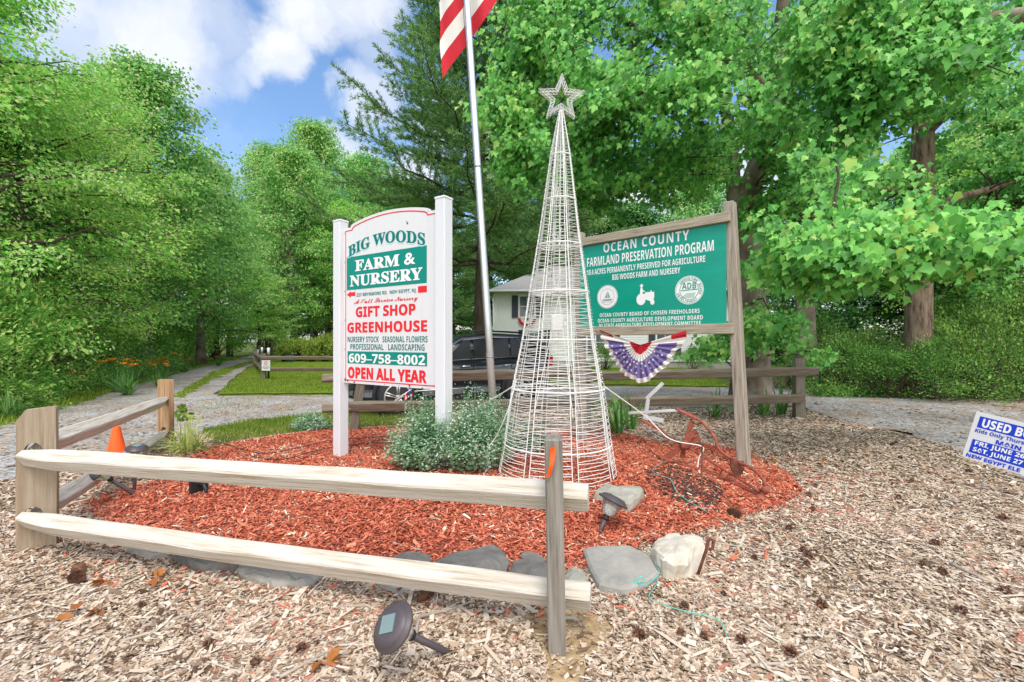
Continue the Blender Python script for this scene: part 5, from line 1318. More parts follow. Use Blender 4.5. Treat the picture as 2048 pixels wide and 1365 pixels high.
far = [(588, 46, TC, 1.4, 1.12, 'tall mid green tree standing alone above the lane, left of the white sign'), (655, 50, TC, 1.25, 1.08, 'tree with a bare grey trunk just left of the white sign'), (712, 50, TBp, 1.15, 1.12, 'lighter tree top showing over the left half of the white sign'),
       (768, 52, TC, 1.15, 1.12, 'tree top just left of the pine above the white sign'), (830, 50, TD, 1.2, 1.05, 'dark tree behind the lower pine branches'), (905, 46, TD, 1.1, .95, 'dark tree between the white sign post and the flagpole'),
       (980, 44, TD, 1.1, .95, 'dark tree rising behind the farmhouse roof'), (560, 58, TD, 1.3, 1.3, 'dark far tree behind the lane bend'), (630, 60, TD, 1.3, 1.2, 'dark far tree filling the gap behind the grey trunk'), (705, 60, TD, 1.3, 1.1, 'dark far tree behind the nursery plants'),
       (545, 50, TC, 1.5, 1.15, 'green tree left of the tall lone tree at the lane'), (628, 56, TC, 1.7, 1.25, 'green tree right behind the tall lone tree'), (690, 47, TBp, 1.4, 1.0, 'soft green tree above the left post of the white sign'), (735, 54, TC, 1.6, 1.1, 'muted green tree above the middle of the white sign'), (795, 46, TC, 1.4, .95, 'muted green tree below the pine tip'), (1160, 42, TC, 1.4, .85, 'green tree far behind the left end of the green sign'), (1270, 40, TD, 1.4, .8, 'dark tree far behind the middle of the green sign'), (1390, 42, TC, 1.4, .9, 'green tree far behind the right end of the green sign'),
       (1080, 46, TD, 1.1, .95, 'dark tree behind the farmhouse and the wire tree')]
for i, (px, Y, pr, s, hf, lb) in enumerate(far):
    p = P(px, 700, Y); p.z = gz(p.x, p.y) - .1
    plant('broadleaf_tree', pr, lb, 'tree', p, s, i * 2.3 + 1, 'trees beyond the lawn', s * hf)
far2 = 0
rgt = [(1845, 17.5, TBp, .85, .95, 'bright tree directly behind the ridged trunk'), (2010, 18.5, TC, .95, .9, 'light green tree filling the right edge behind the ridged trunk'), (1900, 21, TBp, 1.0, .95, 'sunlit tree right of the ridged trunk, above the thicket'), (2130, 20, TBp, 1.1, 1.0, 'bright tree at the far right edge behind the boughs'), (1700, 19, TD, .75, .85, 'dark tree in the shade between the two big right trunks'), (1960, 17, TD, .8, .9, 'dark tree behind the thicket at the right edge'), (2120, 15, TC, .8, .8, 'light green tree behind the right trunk'), (1880, 24, TC, .85, .85, 'sunlit green tree glimpsed behind the ridged trunk'),
       (1560, 30, TD, .9, .8, 'dark tree behind the right end of the farmhouse'), (1640, 26, TC, .9, .9, 'green tree between the forked maple and the dead straight trunk'), (2080, 26, TD, 1, 1, 'far dark tree at the right edge')]
for i, (px, Y, pr, s, hf, lb) in enumerate(rgt):
    p = P(px, 700, Y); p.z = gz(p.x, p.y) - .1
    plant('broadleaf_tree', pr, lb, 'tree', p, s, i * 1.7 + 2, 'trees of the wood on the right', s * hf)


# pine
def pine(seed, H, z0, nw, cr):
    r = np.random.default_rng(seed); mb = MB(); C_ = []; A_ = []; S2 = []
    mb.tube([V((.03 * k * (-1) ** k, 0, H * k / 6)) for k in range(7)], [.30 * (1 - k / 6.5) + .02 for k in range(7)], 9)
    for w in range(nw):
        q = (w + r.random() * .5) / nw; z = z0 + (H - z0 - .4) * q; Lb0 = cr * (1 - .72 * q)
        for k in range(7):
            az = k * 2 * pi / 7 + w * .7 + r.normal(0, .25); Lb = Lb0 * r.uniform(.7, 1.12); el = .12 + .4 * q + r.normal(0, .1)
            d = np.array([cos(az) * cos(el), sin(az) * cos(el), sin(el)]); s_ = np.linspace(0, 1, 7)
            pts = np.array([0, 0, z]) + d * (Lb * s_)[:, None] + np.array([0, 0, 1]) * (Lb * (.20 * s_ ** 3 - .16 * s_))[:, None] + r.normal(0, .03 * Lb, (7, 3)) * s_[:, None]
            mb.tube([V(p) for p in pts], [max(.009, .065 * (1 - q * .5) * (1 - x * .9)) for x in s_], 5)
            nb = int(10 + Lb * 6.5)
            for j in range(nb):
                s = .2 + .8 * (j + r.random()) / nb; i = min(5, int(s * 6)); p = pts[i] + (pts[i + 1] - pts[i]) * (s * 6 - i)
                a2 = az + (1 if j % 2 else -1) * r.uniform(.45, 1.0); lb = Lb * .25 * (1.25 - s) + .22; dd = np.array([cos(a2), sin(a2), r.normal(.14, .14)])
                if j % 2: mb.tube([V(p), V(p + dd * lb)], [.011, .004], 3)
                for g in range(int(3 + lb * 5)):
                    u = (g + r.random()) / int(3 + lb * 5); c = p + dd * lb * u; n = 15
                    ax = dd * .9 + r.normal(0, .55, (n, 3)) + np.array([0, 0, .25]); C_.append(np.repeat(c[None], n, 0) + r.normal(0, .025, (n, 3))); A_.append(ax); S2.append(r.uniform(.10, .17, n))
    c = np.concatenate(C_); a = np.concatenate(A_); z = np.concatenate(S2)
    return [('trunk', mb.mesh('trunk', 'bark_dark')), ('crown', leaf_mesh('crown', c, a, rng.normal(0, 1, (len(c), 3)), z, 'narrow', 'needle', width=np.full(len(c), .055)))]
PN = pine(5, 17, 4.0, 16, 5.7)
for px, Y, s, rz, lb in ((965, 16.5, 1.0, .35, 'big dark pine reaching out left behind the flag and the flagpole'), (1085, 36, 1.6, 1.2, 'second pine behind the wire tree star'), (905, 30, .62, 2, 'smaller pine left of the farmhouse roof')):
    p = P(px, 700, Y); p.z = gz(p.x, p.y) - .05; plant('pine_tree', PN, lb, 'tree', p, s, rz, 'pines behind the flagpole')


# ---- big maples with overhanging boughs
def maple(name, label, base, limbs, tips, leaf_kw, bark, group, leaves_back=None, seed=0):
    """limbs: list of (points, radii); tips: list of spray ends; leaves hang round a twig from the nearest limb to each end"""
    base = V(base); r = np.random.default_rng(seed); t = thing(name, label, 'tree', T(base), group)
    mb = MB(); samp = []
    for pts, ra in limbs:
        q = []; rq = []
        pts = [V(p) for p in pts]
        for i in range(len(pts) - 1):
            a, b = pts[i], pts[i + 1]; pa = pts[max(0, i - 1)]; pb = pts[min(len(pts) - 1, i + 2)]
            for k in range(5):
                u = k / 5; q.append(.5 * ((2 * a) + (b - pa) * u + (2 * pa - 5 * a + 4 * b - pb) * u * u + (3 * a - pa - 3 * b + pb) * u ** 3)); rq.append(ra[i] + (ra[i + 1] - ra[i]) * u)
        q.append(pts[-1]); rq.append(ra[-1]); samp += list(zip(q, rq)); mb.tube([p - base for p in q], rq, 14)
    sp = np.array([list(p) for p, _ in samp]); L = Leaves()
    tw = MB()
    for (tip, nl, len_) in tips:
        tip = np.array(tip); d = np.linalg.norm(sp - tip, axis=1) + r.random(len(sp)) * .8; j = int(np.argmin(d)); b = sp[j]
        mid = (b + tip) / 2 + np.array([0, 0, .15 * np.linalg.norm(tip - b) * .5]) + r.normal(0, .08, 3)
        q = [V(b), V(b * .55 + mid * .45 + np.array([0, 0, .05])), V(mid), V(mid * .4 + tip * .6), V(tip)]
        tw.tube([p - base for p in q], [.024, .019, .014, .009, .004], 5)
        dd = unit(tip - mid); st = tip - dd * len_
        for k in range(max(1, int(len_ / .3))):
            u = k / max(1, int(len_ / .3)); o = st + dd * len_ * u; side = r.normal(0, .32, 3); side[2] *= .4
            n = r.poisson(leaf_kw['k'] * (nl * .3 / len_ if len_ > .3 else nl)); v = r.random(n)
            c = o + side * v[:, None] + r.normal(0, .11, (n, 3)) * np.array([1, 1, .7]) + dd * (.3 * r.random(n))[:, None]
            if 'keep' in leaf_kw: c = c[leaf_kw['keep'](c)]; n = len(c)
            L.add(c - np.array(base), np.array(leaf_kw['hang']) + r.normal(0, .33, (n, 3)), np.array(leaf_kw['face']) + r.normal(0, .5, (n, 3)), leaf_kw['size'] * np.exp(r.normal(0, .3, n)))
            tw.tube([V(o) - base, V(o + side) - base], [.005, .002], 3)
    tr = mb.build('trunk', bark, t); tw.build('twig', 'bark_dark', t)
    link('crown', L.mesh('crown', leaf_kw.get('shape', 'maple'), 'leaf_maple'), t)
    return t


def tipset(n, xr, yr, Yr, seed, lower=None, nl=70, len_=.9):
    r = np.random.default_rng(seed); out = []
    while len(out) < n:
        px, py, Y = r.uniform(*xr), r.uniform(*yr), r.uniform(*Yr)
        if lower and py > np.interp(px, lower[0], lower[1]) - r.random() * 10: continue
        out.append((tuple(P(px, py, Y)), nl, len_ * r.uniform(.7, 1.3)))
    return out


b1 = P(1502, 800, 10.4); b1.z = -.1
lim1 = [([b1 - V((0, 0, .1)), P(1502, 770, 10.4), P(1500, 690, 10.4), P(1496, 560, 10.4), P(1493, 450, 10.3), P(1500, 380, 10.2), P(1530, 290, 10), P(1548, 190, 9.7), P(1560, 60, 9.3), P(1580, -120, 9)], [.56, .45, .38, .335, .31, .24, .22, .17, .13, .09]),
        ([P(1489, 470, 10.3), P(1470, 400, 10.4), P(1462, 300, 10.5), P(1445, 150, 10.5), P(1430, -60, 10.4)], [.22, .17, .15, .12, .08]),
        ([P(1466, 330, 10.4), P(1380, 330, 9.9), P(1290, 355, 9.4), P(1190, 385, 9.0)], [.10, .08, .06, .035]),
        ([P(1447, 160, 10.5), P(1370, 120, 9.6), P(1280, 60, 8.8), P(1210, 20, 8.2)], [.11, .085, .07, .05]),
        ([P(1280, 60, 8.8), P(1240, 150, 8.2), P(1205, 215, 7.8)], [.05, .035, .02]),
        ([P(1545, 200, 9.7), P(1450, 80, 8.6), P(1380, -20, 7.6), P(1290, -120, 6.9)], [.11, .09, .07, .05]),
        ([P(1555, 130, 9.5), P(1620, 60, 8.2), P(1680, -20, 7.0)], [.1, .07, .05]),
        ([P(1200, 30, 8.2), P(1110, 80, 8.0), P(1040, 170, 7.9), P(1000, 260, 7.9)], [.05, .04, .03, .02])]
KW = dict(hang=(-.38, -.18, -.85), face=(-.2, -.75, .55), size=.080, k=3.4)
tips1 = tipset(46, (985, 1170), (-60, 430), (7.2, 8.6), 21, ([985, 1000, 1060, 1170], [330, 420, 450, 300]), 62) + \
    tipset(24, (990, 1260), (215, 440), (7.6, 9.4), 22, ([990, 1040, 1180, 1260], [440, 450, 400, 370]), 60) + \
    tipset(56, (1150, 1480), (-90, 300), (6.4, 9.4), 23, None, 66) + \
    tipset(42, (1190, 1470), (180, 430), (8.2, 10.4), 24, ([1190, 1300, 1470], [380, 430, 420]), 58) + \
    tipset(40, (1420, 1660), (-90, 300), (6.0, 9.0), 25, None, 66) + tipset(18, (1560, 1690), (260, 430), (8.4, 10.5), 26, None, 44) + \
    tipset(16, (1440, 1600), (250, 400), (7.4, 9.6), 29, None, 50, .8) + tipset(18, (1475, 1600), (420, 690), (8.2, 9.6), 27, None, 46, .6) + tipset(9, (1500, 1700), (610, 720), (8.0, 9.2), 28, None, 34, .6) + tipset(5, (1385, 1440), (655, 715), (8.4, 9.4), 30, None, 30, .5)
maple('maple_tree', 'big forked maple with pale grey bark behind the right end of the rear fence', b1, lim1, tips1, KW, 'bark_grey', 'maples with overhanging boughs', seed=31)

b2 = P(1835, 785, 11.6); b2.z = -.12
lim2 = [([b2 - V((0, 0, .1)), P(1835, 720, 11.6), P(1838, 600, 11.6), P(1840, 500, 11.6), P(1842, 400, 11.5), P(1846, 260, 11.4), P(1840, 100, 11.2), P(1835, -100, 11)], [.36, .31, .275, .26, .25, .22, .17, .12]),
        ([P(1848, 265, 11.4), P(1885, 230, 11), P(1930, 185, 10.6), P(1990, 130, 10.2)], [.17, .14, .12, .09]),
        ([P(1855, 545, 11.5), P(1900, 530, 11.1), P(1960, 505, 10.6), P(2060, 500, 10.2)], [.12, .10, .085, .06]),
        ([P(1860, 420, 11.5), P(1920, 395, 11.2), P(1990, 375, 11), P(2080, 340, 10.8)], [.11, .09, .07, .05]),
        ([P(1830, 390, 11.5), P(1740, 375, 11.3), P(1670, 385, 11.1)], [.06, .045, .03]),
        ([P(1840, 120, 11.2), P(1790, 20, 9.4), P(1740, -60, 7.8), P(1700, -100, 6.6)], [.13, .10, .08, .06]),
        ([P(1838, 60, 11), P(1900, -30, 9), P(1960, -90, 7)], [.12, .09, .06])]
tips2 = tipset(26, (1880, 2160), (110, 340), (9.0, 12.5), 47, None, 50, 1.0) + tipset(10, (1780, 1885), (80, 265), (6.4, 8.5), 48, None, 60) + tipset(24, (1880, 2150), (200, 440), (11, 14), 42, None, 46, 1.0) + tipset(22, (1860, 2160), (300, 620), (11.5, 15), 43, None, 46, .9) + tipset(18, (1640, 1830), (280, 480), (11, 13.5), 44, None, 44, .9) + tipset(22, (1680, 2060), (-60, 180), (8.5, 11), 45, None, 52)
maple('maple_tree', 'straight maple with deeply ridged brown bark rising from the thicket on the right', b2, lim2, tips2, dict(KW, size=.10), 'bark_ridged', 'maples with overhanging boughs', seed=32)

b3 = V((8.6, 5.4, 0))
lim3 = [([b3, b3 + V((-.05, 0, 1.5)), b3 + V((-.1, 0, 3.0)), b3 + V((-.1, 0, 5.0)), b3 + V((0, 0, 7.5))], [.42, .33, .30, .25, .16]),
        ([b3 + V((-.08, 0, 1.9)), P(2260, 470, 5.0), P(2048, 478, 4.85), P(1850, 492, 4.75), P(1680, 500, 4.7), P(1600, 512, 4.7)], [.10, .07, .05, .035, .02, .01]),
        ([b3 + V((-.1, 0, 4.2)), P(2150, 40, 5.6), P(1960, 40, 5.6), P(1800, 80, 5.8), P(1700, 130, 6.0)], [.13, .09, .07, .05, .03]),
        ([b3 + V((-.1, 0, 5.2)), P(2050, -120, 5.6), P(1850, -150, 5.8), P(1650, -120, 6.2)], [.12, .09, .07, .05])]
low = ([1640, 1660, 1720, 1790, 1850, 1900, 2048], [250, 380, 335, 345, 265, 215, 170])
tips3 = tipset(44, (1650, 2100), (-80, 360), (5.0, 7.0), 51, low, 72, .8) + tipset(30, (1640, 1860), (0, 350), (5.4, 7.2), 52, low, 70, .8) + \
    tipset(34, (1580, 2090), (455, 545), (4.3, 5.3), 53, None, 46, .45) + tipset(16, (1575, 1760), (480, 560), (4.4, 5.0), 54, ([1500, 1560, 1700, 1760], [520, 570, 575, 540]), 40, .4) + tipset(18, (1760, 2090), (445, 520), (4.2, 5.2), 55, None, 46, .5)
maple('maple_tree', 'maple just off the right edge whose low leafy boughs hang across the picture', b3, lim3, tips3, dict(KW, hang=(-.45, -.2, -.7), size=.076, k=3.4, keep=lambda c: c[:, 0] > .50 * c[:, 1] + .06), 'bark_grey', 'maples with overhanging boughs', seed=33)
# slim third trunk
b4 = P(1615, 790, 14); b4.z = -.1
lim4 = [([b4, P(1610, 600, 14), P(1612, 430, 14), P(1628, 330, 13.8), P(1650, 200, 13.5), P(1660, 0, 13.2)], [.30, .26, .23, .20, .16, .1]), ([P(1625, 340, 13.9), P(1590, 250, 13.6), P(1570, 120, 13.2)], [.12, .09, .06])]
maple('maple_tree', 'slimmer dark maple trunk standing between the forked and the ridged trees', b4, lim4, tipset(40, (1480, 1760), (60, 460), (12.5, 15.5), 61, None, 46, 1.0), dict(KW, size=.14), 'bark_grey', 'maples with overhanging boughs', seed=34)


# ---- bushes
def bush_proto(seed, R_, H, ncl, npl, ls, leaf, shape='diamond', sig=.16, stem='bark_dark', up=.0, width=1.0, ns=12):
    r = np.random.default_rng(seed); L = Leaves(); mb = MB()
    for i in range(ncl):
        a = r.uniform(0, 2 * pi); e = r.random() ** .7; th = r.uniform(0, pi / 2) ; rad_ = .55 + .45 * r.random() ** .5
        c = np.array([R_ * rad_ * cos(a) * sin(th) , R_ * rad_ * sin(a) * sin(th), H * (.08 + .9 * rad_ * cos(th) ** .8)])
        c *= 1 + .18 * mnoise.noise(V(c * 1.3 + seed)); out = unit(c - np.array([0, 0, H * .25]))
        n = r.poisson(npl); L.add(c + r.normal(0, sig, (n, 3)) * np.array([1, 1, .75]), out * .8 + np.array([0, 0, up]) + r.normal(0, .55, (n, 3)), out * .5 + np.array([0, 0, .8]) + r.normal(0, .5, (n, 3)), ls * np.exp(r.normal(0, .25, n)))
        if i < ns * 3: mb.tube([V((c[0] * .12, c[1] * .12, 0)), V((c[0] * .5, c[1] * .5, c[2] * .6)), V(c)], [.014, .01, .004], 4)
    return [('stem', mb.mesh('stem', stem)), ('foliage', L.mesh('foliage', shape, leaf, width))]


BU = bush_proto(1, 1.15, 1.75, 105, 75, .075, 'leaf_under', sig=.17, width=.8)
BV = bush_proto(2, 1.3, 1.5, 130, 62, .085, 'leaf_under', sig=.17, width=.8)
BS = bush_proto(3, 1.25, 1.6, 85, 95, .058, 'leaf_shrub', sig=.14, width=.7, up=.2)
BS2 = bush_proto(13, 1.15, 1.9, 60, 110, .055, 'leaf_shrub', shape='narrow', sig=.15, width=1.6, up=.5)
BW = bush_proto(12, 1.2, 1.9, 120, 60, .07, 'leaf_light', sig=.17, width=.62, up=-.25)
for i, (Y, off_, pr, s, hf, lb) in enumerate(((7.9, 1.5, BW, 1.2, 1.0, 'leafy light green bush at the left edge by the gravel'), (9.4, 1.9, BU, 1.35, 1.25, 'tallest bush at the foot of the left wood'), (11.6, 1.8, BW, 1.3, 1.1, 'broad arching bush left of the daylilies'),
                                        (8.7, .9, BV, .7, .6, 'low spreading bush near the left grass verge'), (14.2, 1.9, BU, 1.25, 1.05, 'bush behind the nearest daylilies'), (17.5, 1.9, BW, 1.3, .95, 'bush behind the middle daylilies'), (10.6, 3.4, BU, 1.5, 1.5, 'tall bush in the second row of the left verge'), (13, 3.6, BW, 1.5, 1.35, 'light bush in the second row behind the daylilies'),
                                        (21.5, 2.0, BV, 1.35, 1.0, 'bush behind the far daylilies'), (26, 2.2, BU, 1.6, 1.0, 'bush on the verge before the lane bends'), (32, 2.4, BV, 1.9, 1.1, 'dark bush at the lane bend'), (40, 1.5, BU, 2.0, 1.3, 'bush closing the view down the lane'), (44, -3, BV, 2.2, 1.3, 'bush beyond the far fence corner'))):
    p = V((-8.5 - (Y - 7.4) * .50 - off_, Y, 0)); p.z = gz(p.x, p.y) - .05; plant('bush', pr, lb, 'bush', p, s, i * 2.1, 'bushes along the left verge', s * hf)
for i, (px, Y, s, hf, lb) in enumerate(((1690, 12.4, 1.05, .95, 'dark thicket bush just right of the rear fence end'), (1775, 11.3, 1.0, 1.0, 'thicket bush left of the ridged trunk'), (1865, 10.9, .95, 1.05, 'thicket bush at the foot of the ridged trunk'), (1965, 11.0, 1.05, 1.12, 'tall thicket bush with pale hanging twigs'), (2060, 11.0, 1.05, 1.1, 'thicket bush at the right picture edge'),
                                        (1640, 14.5, 1.1, 1.1, 'bush behind the rear fence end'), (1740, 15, 1.4, 1.2, 'bush deep behind the thicket'), (1900, 15, 1.4, 1.2, 'bush behind the ridged trunk'), (2030, 14, 1.5, 1.2, 'bush behind the right thicket'), (1590, 13.2, .8, .8, 'small bush behind the forked maple'))):
    p = P(px, 700, Y); p.z = gz(p.x, p.y) - .05; plant('bush', BS2 if i % 2 == 1 else BS, lb, 'bush', p, s, i * 1.7, 'bushes of the right thicket', s * hf * (.95, .66, .92, 1.08, .78)[i % 5])
for i, (px, Y, s, lb) in enumerate(((1212, 22.6, .75, 'round foundation shrub under the lower farmhouse window'), (1300, 22.2, .6, 'low foundation shrub right of the window shrub'), (1385, 22.0, .7, 'foundation shrub near the right end of the farmhouse'))):
    p = P(px, 700, Y); p.z = gz(p.x, p.y); plant('shrub', BS, lb, 'shrub', p, s, i, 'foundation shrubs by the farmhouse')

# catmint bush round the right sign post and pole
def catmint(seed, R_, H, ns, lean=(0, 0)):
    r = np.random.default_rng(seed); L = Leaves(); mb = MB()
    for i in range(ns):
        a = r.uniform(0, 2 * pi); q = sqrt(r.random()); tip = np.array([R_ * q * cos(a) + lean[0] * H, R_ * q * sin(a) + lean[1] * H, H * (1 - .62 * q ** 1.6) * r.uniform(.55, 1.28)]); b = tip * np.array([.35, .35, 0])
        S_ = np.linspace(0, 1, 14)[:, None]; pts = b + (tip - b) * S_ + np.array([0, 0, -.12]) * (S_ ** 2 - S_) * 2
        if i % 2 == 0: mb.tube([V(pts[0]), V(pts[6]), V(pts[13])], [.004, .003, .0015], 3)
        n = 30; u = r.random(n) ** .75; c = b + (tip - b) * u[:, None] + r.normal(0, .022, (n, 3)); th = r.uniform(0, 2 * pi, n)
        L.add(c, np.stack([np.cos(th), np.sin(th), r.normal(.15, .3, n)], -1), np.array([0, 0, 1.]) + r.normal(0, .5, (n, 3)), .036 * (1.25 - .75 * u))
    return [('stem', mb.mesh('stem', 'leaf_catmint')), ('foliage', L.mesh('foliage', 'round', 'leaf_catmint', .9))]
for px, py, R_, H, ns, sd, lb in ((858, 935, .36, .62, 330, 1, 'grey-green leafy bush in front of the white sign right post'), (948, 935, .42, .66, 420, 2, 'grey-green bush round the foot of the flagpole'), (985, 895, .35, .62, 240, 3, 'taller grey-green bush behind the flagpole, left of the wire tree'), (1060, 905, .28, .34, 120, 5, 'low green plant seen inside the wire tree')):
    p = G(px, py); plant('catmint_bush', catmint(sd, R_, H, ns, (-.1 if sd == 1 else 0, 0)), lb, 'bush', p, 1, 0, 'grey-green bushes in the mulch bed')
p = G(622, 860); plant('catmint_bush', catmint(4, .30, .27, 150), 'small grey-green mound plant left of the white sign left post', 'bush', p, 1, 0, 'grey-green bushes in the mulch bed')


def blade_clump(seed, n, Lm, wid, leaf, lean=.8, arch=.9, stiff=0.0):
    r = np.random.default_rng(seed); vs = []; fs = []; K = 7
    for i in range(n):
        a = r.uniform(0, 2 * pi); ln = Lm * r.uniform(.6, 1.15); el = r.uniform(stiff, 1) ; hor = lean * (1 - el) + .1; q0 = r.normal(0, .03 + .02 * n / 100, 2); k0 = len(vs); sd_ = np.array([-sin(a), cos(a)])
        for j in range(K + 1):
            t = j / K; h_ = ln * hor * t * (1 + .35 * t); z = ln * (1 - .25 * hor) * (t - arch * hor * .75 * t * t); w = wid * (1 - t ** 2.2) * (.6 + .4 * min(1, t * 4)) + .0006
            c = np.array([q0[0] + cos(a) * h_, q0[1] + sin(a) * h_])
            vs += [(*(c + sd_ * w / 2), z), (*(c - sd_ * w / 2), z + .15 * w)]
        fs += [(k0 + 2 * j, k0 + 2 * j + 1, k0 + 2 * j + 3, k0 + 2 * j + 2) for j in range(K)]
    return np_mesh('foliage', np.array(vs), np.array(fs), leaf, np.repeat(r.random(n), K))
plant('variegated_grass', [('foliage', blade_clump(1, 190, .48, .012, 'leaf_varieg', 1.0, 1.0))], 'yellow variegated grass clump beside the corner of the front fence', 'plant', G(378, 905))
for i, (px, py, s, n, lb) in enumerate(((1235, 868, 1.0, 26, 'iris clump with sword leaves just right of the wire tree'), (1262, 860, .8, 18, 'smaller iris clump with bent leaves right of the wire tree'), (1432, 835, .8, 18, 'iris clump left of the green sign right post behind the rear fence'), (1480, 838, .7, 14, 'iris clump just behind the green sign right post'), (1530, 832, .75, 20, 'iris clump at the foot of the forked maple'), (1562, 830, .95, 16, 'upright iris clump by the rear fence end post'))):
    plant('iris_plant', [('foliage', blade_clump(20 + i, n, .85 * s, .042, 'leaf_iris', .75, .8, .15))], lb, 'plant', G(px, py), 1, 0, 'iris clumps in the bed and by the fence')
plant('grass_tuft', [('foliage', blade_clump(40, 120, .62, .022, 'leaf_iris', .9, .8))], 'long leaved grassy tuft at the left picture edge', 'plant', G(15, 838))
# seedling maple by the fence corner post
plant('sapling', [('stem', MB().tube([(0, 0, 0), (.01, 0, .2), (-.02, 0, .36)], [.006, .005, .003], 5).mesh('stem', 'twig')), ('foliage', leaf_mesh('foliage', np.array([(rng.normal(0, .09), rng.normal(0, .06), .30 + rng.normal(0, .06)) for _ in range(26)]), rng.normal(0, 1, (26, 3)) + np.array([0, 0, -.4]), np.array([0, 0, 1.]) + rng.normal(0, .4, (26, 3)), .085, 'maple', 'leaf_yellow'))], 'light green seedling by the brown corner fence post', 'sapling', G(372, 872))
for i, (px, py) in enumerate(((1130, 770), (1080, 900), (1330, 1090))): pass

# daylilies
def daylily():
    r = np.random.default_rng(8); mb = MB(); L = Leaves()
    for k in range(3):
        a = r.uniform(0, 2 * pi); q = r.uniform(.1, .4); tip = np.array([q * cos(a), q * sin(a), r.uniform(.6, 1.0)]); mb.tube([V((q * .2 * cos(a), q * .2 * sin(a), 0)), V(tip)], [.006, .004], 4)
        n = 7; th = np.arange(n) * 2 * pi / n; L.add(np.repeat(tip[None], n, 0), np.stack([np.cos(th), np.sin(th), np.full(n, .5)], -1), np.array([0, 0, 1.]) + r.normal(0, .2, (n, 3)), .13)
    return [('foliage', blade_clump(9, 70, .75, .025, 'leaf_iris', .85, .9)), ('stalk', mb.mesh('stalk', 'leaf_iris')), ('blossom', L.mesh('blossom', 'diamond', 'petal', .8))]
DL = daylily(); r_ = random.Random(5)
for i, (px, py) in enumerate(((262, 792), (285, 786), (305, 783), (325, 775), (300, 772), (345, 762), (330, 760), (358, 757), (375, 752), (350, 750), (395, 746), (425, 736), (440, 733), (458, 728), (222, 790))):
    p = G(px, py - 2); p.x -= .1 + (i % 3) * .5; plant('daylily', DL, 'orange daylily plant flowering on the bank along the left of the lane', 'flower', p, r_.uniform(.85, 1.1), i * 1.3, 'orange daylilies along the lane', r_.uniform(.6, 1.15))
# low weeds of the verge
r = np.random.default_rng(77); N = 30000; t = r.random(N); Yv = 7.2 + 26 * t ** 1.7; Xv = -9.2 - (Yv - 7.4) * .52 - np.abs(r.normal(0, .6, N)) * (1 + .3 * t) + .25
hv = np.minimum(.75, np.abs(r.normal(0, .26, N)) + np.clip((-9.2 - (Yv - 7.4) * .52 - Xv) * .35, 0, .4))
tag(link('undergrowth', leaf_mesh('undergrowth', np.stack([Xv, Yv, gzv(Xv, Yv) + hv], -1), r.normal(0, .8, (N, 3)) + np.array([0, 0, .6]), np.array([0, 0, 1.]) + r.normal(0, .6, (N, 3)), .075 + .05 * t, 'narrow', 'leaf_light', width=.16)), kind='stuff')
N = 9000; t = r.random(N); Xv = 7.6 + 9 * t; Yv = 11.3 - .06 * (Xv - 7.6) + np.abs(r.normal(0, .5, N)); hv = np.abs(r.normal(0, .16, N))
tag(link('undergrowth', leaf_mesh('undergrowth', np.stack([Xv, Yv, gzv(Xv, Yv) + hv], -1), r.normal(0, .8, (N, 3)) + np.array([0, 0, .5]), np.array([0, 0, 1.]) + r.normal(0, .6, (N, 3)), .07, 'diamond', 'leaf_shrub')), kind='stuff')
# potted nursery stock beyond the lawn
PS = bush_proto(9, .55, .95, 55, 34, .085, 'leaf_yellow', sig=.12, up=.4); potm = MB().lathe([(.16, 0), (.20, .28), (.22, .28), (.22, .32), (.19, .32)], 16).mesh('pot', 'pot_black')
for i, (px, Y, s) in enumerate(((568, 31, .95), (583, 33, 1.1), (597, 31.5, 1.15), (611, 33, 1.2), (624, 31, 1.1), (637, 33, 1.2), (650, 31, 1.25), (662, 33, 1.3), (676, 31, 1.2), (575, 35, 1.2), (604, 35.5, 1.3), (632, 36, 1.35), (655, 36, 1.6))):
    p = P(px, 700, Y); p.z = gz(p.x, p.y); t = plant('potted_shrub', [('pot', potm)] + PS, 'yellow-green nursery shrub in a black pot in the rows beyond the lawn', 'potted plant', p, s, i * 1.1, 'potted nursery shrubs beyond the lawn')
    for ch in t.children:
        if not ch.name.startswith('pot'): ch.location.z = .25
p = P(579, 715, 30.5); p.z = gz(p.x, p.y); tag(MB().lathe([(.2, 0), (.27, .42), (.29, .42), (.28, .45), (.24, .43)], 16).build('bucket', 'bucket_blue', None, T(p)), 'blue bucket among the potted shrubs beyond the lawn', 'bucket')

# ------------------------------------------------------------------ small things on the chips
def seed_ball():
    r = np.random.default_rng(3); n = 90; d = unit(r.normal(0, 1, (n, 3))); return leaf_mesh('seed_ball', d * .012, d + r.normal(0, .35, (n, 3)), r.normal(0, 1, (n, 3)), r.uniform(.014, .022, n), 'diamond', 'cone_brown', width=np.full(n, .022))
SB = seed_ball(); r_ = random.Random(12); k = 0
while k < 38:
    px, py = r_.uniform(1230, 2040), 850 + 480 * r_.random() ** 1.25
    if k % 9 == 8: px, py = r_.uniform(20, 760), r_.uniform(1150, 1340)
    q = G(px, py)
    if inpoly(np.array([q.x]), np.array([q.y]), BED)[0] or (inpoly(np.array([q.x]), np.array([q.y]), CHIPS)[0] == False): continue
    o = link('seed_ball', SB, None, T(q + V((0, 0, .024))) @ M.Rotation(r_.random() * 6, 4, 'Z') @ M.Rotation(r_.random() * 6, 4, 'X') @ M.Scale(r_.uniform(.6, 1.1), 4))
    tag(o, 'small spiky brown seed ball lying on the pale wood chips', 'seed ball', 'brown seed balls on the wood chips'); k += 1
